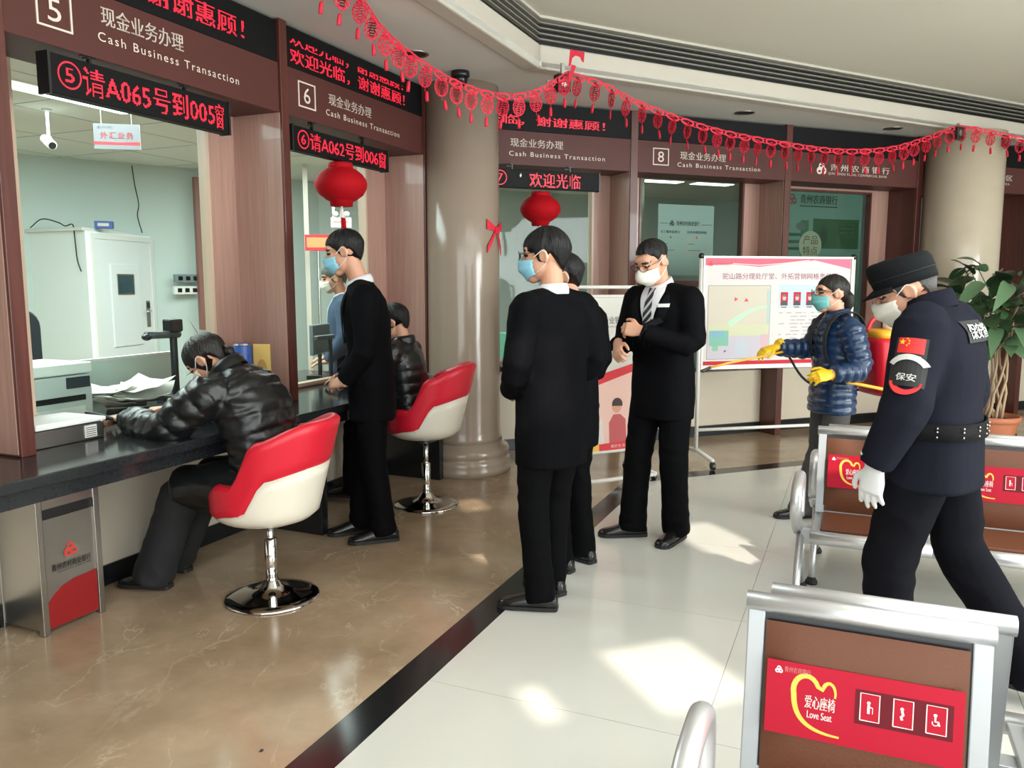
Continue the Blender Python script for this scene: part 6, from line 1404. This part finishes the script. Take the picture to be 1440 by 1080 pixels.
for x0, x1, mt_ in ((.03, .26, mat('chart_green', srgb(130, 160, 120), .5)), (.32, .54, mat('chart_orange', srgb(190, 150, 120), .5))):
    z0, z1 = .21, .375
    part('chart_frame', ribbon2d([(x0, z0), (x1, z0), (x1, z1), (x0, z1), (x0, z0)], .005, -.002), mt_, o2)
    for i in range(4): part('chart_line', MB().box(x0 + .02, x0 + .05 + .035 * i, -.0015, 0, z1 - .03 - .03 * i, z1 - .026 - .03 * i), M_ink if i % 2 else mt_, o2)
    part('chart_pin', flat_poly([(x0 + .10, z1 + .01), (x0 + .12, z1 + .01), (x0 + .11, z1 - .015)], -.003), M_pin if x0 > .2 else M_leafs[1], o2)
# green poster behind the glass under the bank name board
o2 = thing('window_poster', 'green product poster with round emblem in the window under the bank name', 'poster', at(MB_, 5.55, 6.56, .70)); g1 = mat('poster_green', srgb(62, 100, 64), .5); g2 = mat('poster_dark_green', srgb(40, 74, 44), .5); g3 = mat('poster_pale_teal', srgb(104, 128, 120), .5)
part('sheet', MB().box(0, 1.0, 0, .003, 0, 1.70), g3, o2)
def gp(name, x0, x1, z0, z1, m): return part(name, MB().box(x0, x1, -.002, 0, z0, z1), m, o2)
gp('panel_field', .02, .20, 1.05, 1.40, g3); gp('panel_field', .20, .30, 1.05, 1.40, g1); gp('panel_field', .36, .96, 1.12, 1.42, g2); gp('panel_field', .02, .96, .30, 1.02, g2); gp('panel_field', .04, .96, .05, .26, g1)
for i, z in enumerate((1.10, 1.17, 1.24)): gp('panel_stripe', .02, .20, z, z + .03, g1)
part('round_emblem', MB().add([(.33 + .145 * math.cos(a), -.004, 1.15 + .145 * math.sin(a)) for a in [2 * PI * j / 32 for j in range(32)]], [tuple(range(32))]), mat('emblem_cream', srgb(160, 160, 140), .5), o2)
wall_text('emblem_lettering', o2, mat('emblem_brown', srgb(120, 70, 50), .5), '产品', .235, .425, 1.16, 1.25, -.005, bold=.01); wall_text('emblem_lettering', o2, MATS['emblem_brown'], '特点', .235, .425, 1.05, 1.14, -.005, bold=.01)
logo('bank_logo', o2, mat('poster_logo_red', srgb(120, 66, 62), .5), .08, 1.60, .06, -.003); wall_text('bank_lettering', o2, M_ink, '青州农商银行', .18, .66, 1.565, 1.655, -.003, bold=.02); gp('rule', .18, .66, 1.535, 1.545, M_ink)
part('printed_figure', MB().add([(.50 + .05 * math.cos(a) * (1 + .0), -.003, 1.24 + .10 * math.sin(a)) for a in [2 * PI * j / 16 for j in range(16)]], [tuple(range(16))]), M_leafs[3], o2); part('printed_oval', MB().add([(.20 + .06 * math.cos(a), -.003, 1.34 + .04 * math.sin(a)) for a in [2 * PI * j / 16 for j in range(16)]], [tuple(range(16))]), M_txt, o2)
for i in range(3): gp('text_line', .72, .90, 1.36 - .04 * i, 1.375 - .04 * i, g3)

# ================================================================== SPRAYER CARRIED BY THE WOMAN
SM = womanM
o = thing('backpack_sprayer', 'red backpack sprayer with yellow pump lever and wand carried by the woman', 'sprayer', SM @ Matrix.Translation((0, -.20, .80)))
M_tank = mat('tank_red_plastic', srgb(206, 28, 44), .3); M_lid = mat('sprayer_yellow', srgb(236, 170, 40), .4)
rs = []
for z, wx, y0, y1 in ((0, .15, -.20, -.02), (.03, .165, -.21, -.015), (.17, .17, -.225, .0), (.31, .165, -.235, .01), (.345, .15, -.225, .0)):
    ring = []
    for j in range(28):
        a = 2 * PI * j / 28; ca, sa = math.cos(a), math.sin(a); ring.append((wx * math.copysign(abs(ca) ** .5, ca), (y0 + y1) / 2 + (y1 - y0) / 2 * math.copysign(abs(sa) ** .5, sa), z))
    rs.append(ring)
part('tank', MB().rings(rs), M_tank, o, smooth=True)
part('lid', MB().rings([[(p[0] * .98, p[1], z) for p in rs[-1]] for z in (.342, .378)] + [[(p[0] * .8, p[1] * .9 - .01, .392) for p in rs[-1]]]), M_lid, o, smooth=True)
part('filler_cap', MB().tube([(.02, -.165, .39), (.02, -.165, .445)], .052, 20), M_whitepl, o, smooth=True); part('cap_grip', MB().lathe([(.05, .0), (.056, .01), (.05, .02), (.03, .024)], 14, (.02, -.165, .445)), M_lid, o)
part('carry_handle', MB().tube(catmull([(.0, .0, .38), (.0, -.03, .445), (.0, -.09, .465), (.0, -.13, .45)], 5), .013, 10), M_tank, o, smooth=True)
part('pump_rod', MB().tube([(-.185, -.215, .42), (-.188, -.17, .28), (-.188, -.10, .03)], .008, 8), M_lid, o, smooth=True); part('rod_head', MB().tube([(-.10, -.19, .40), (-.185, -.215, .42), (-.185, -.225, .36)], .014, 8), M_lid, o, smooth=True)
Oi = o.matrix_world.inverted(); Oi = (SM @ Matrix.Translation((0, -.20, .80))).inverted(); wl = lambda x, y, z: Oi @ Vector((x, y, z))
part('pump_lever', MB().tube([(-.188, -.22, .01), (-.195, -.02, .05), wl(1.79, 4.55, .935), wl(1.72, 4.54, .925)], .010, 8), M_lid, o, smooth=True)
part('wand', MB().tube([wl(1.68, 4.90, 1.055), wl(1.56, 4.87, 1.03), wl(1.30, 4.80, .99), wl(1.18, 4.77, .965)], .007, 8), M_lid, o, smooth=True); part('nozzle', MB().tube([wl(1.19, 4.77, .968), wl(1.14, 4.76, .945)], [.009, .012], 8), M_blackpl, o)
part('hose', MB().tube(catmull([(.12, -.10, .02), (.22, .05, -.02), (.26, .25, .05), wl(1.68, 4.90, 1.055)], 6), .008, 8), M_blackpl, o, smooth=True)
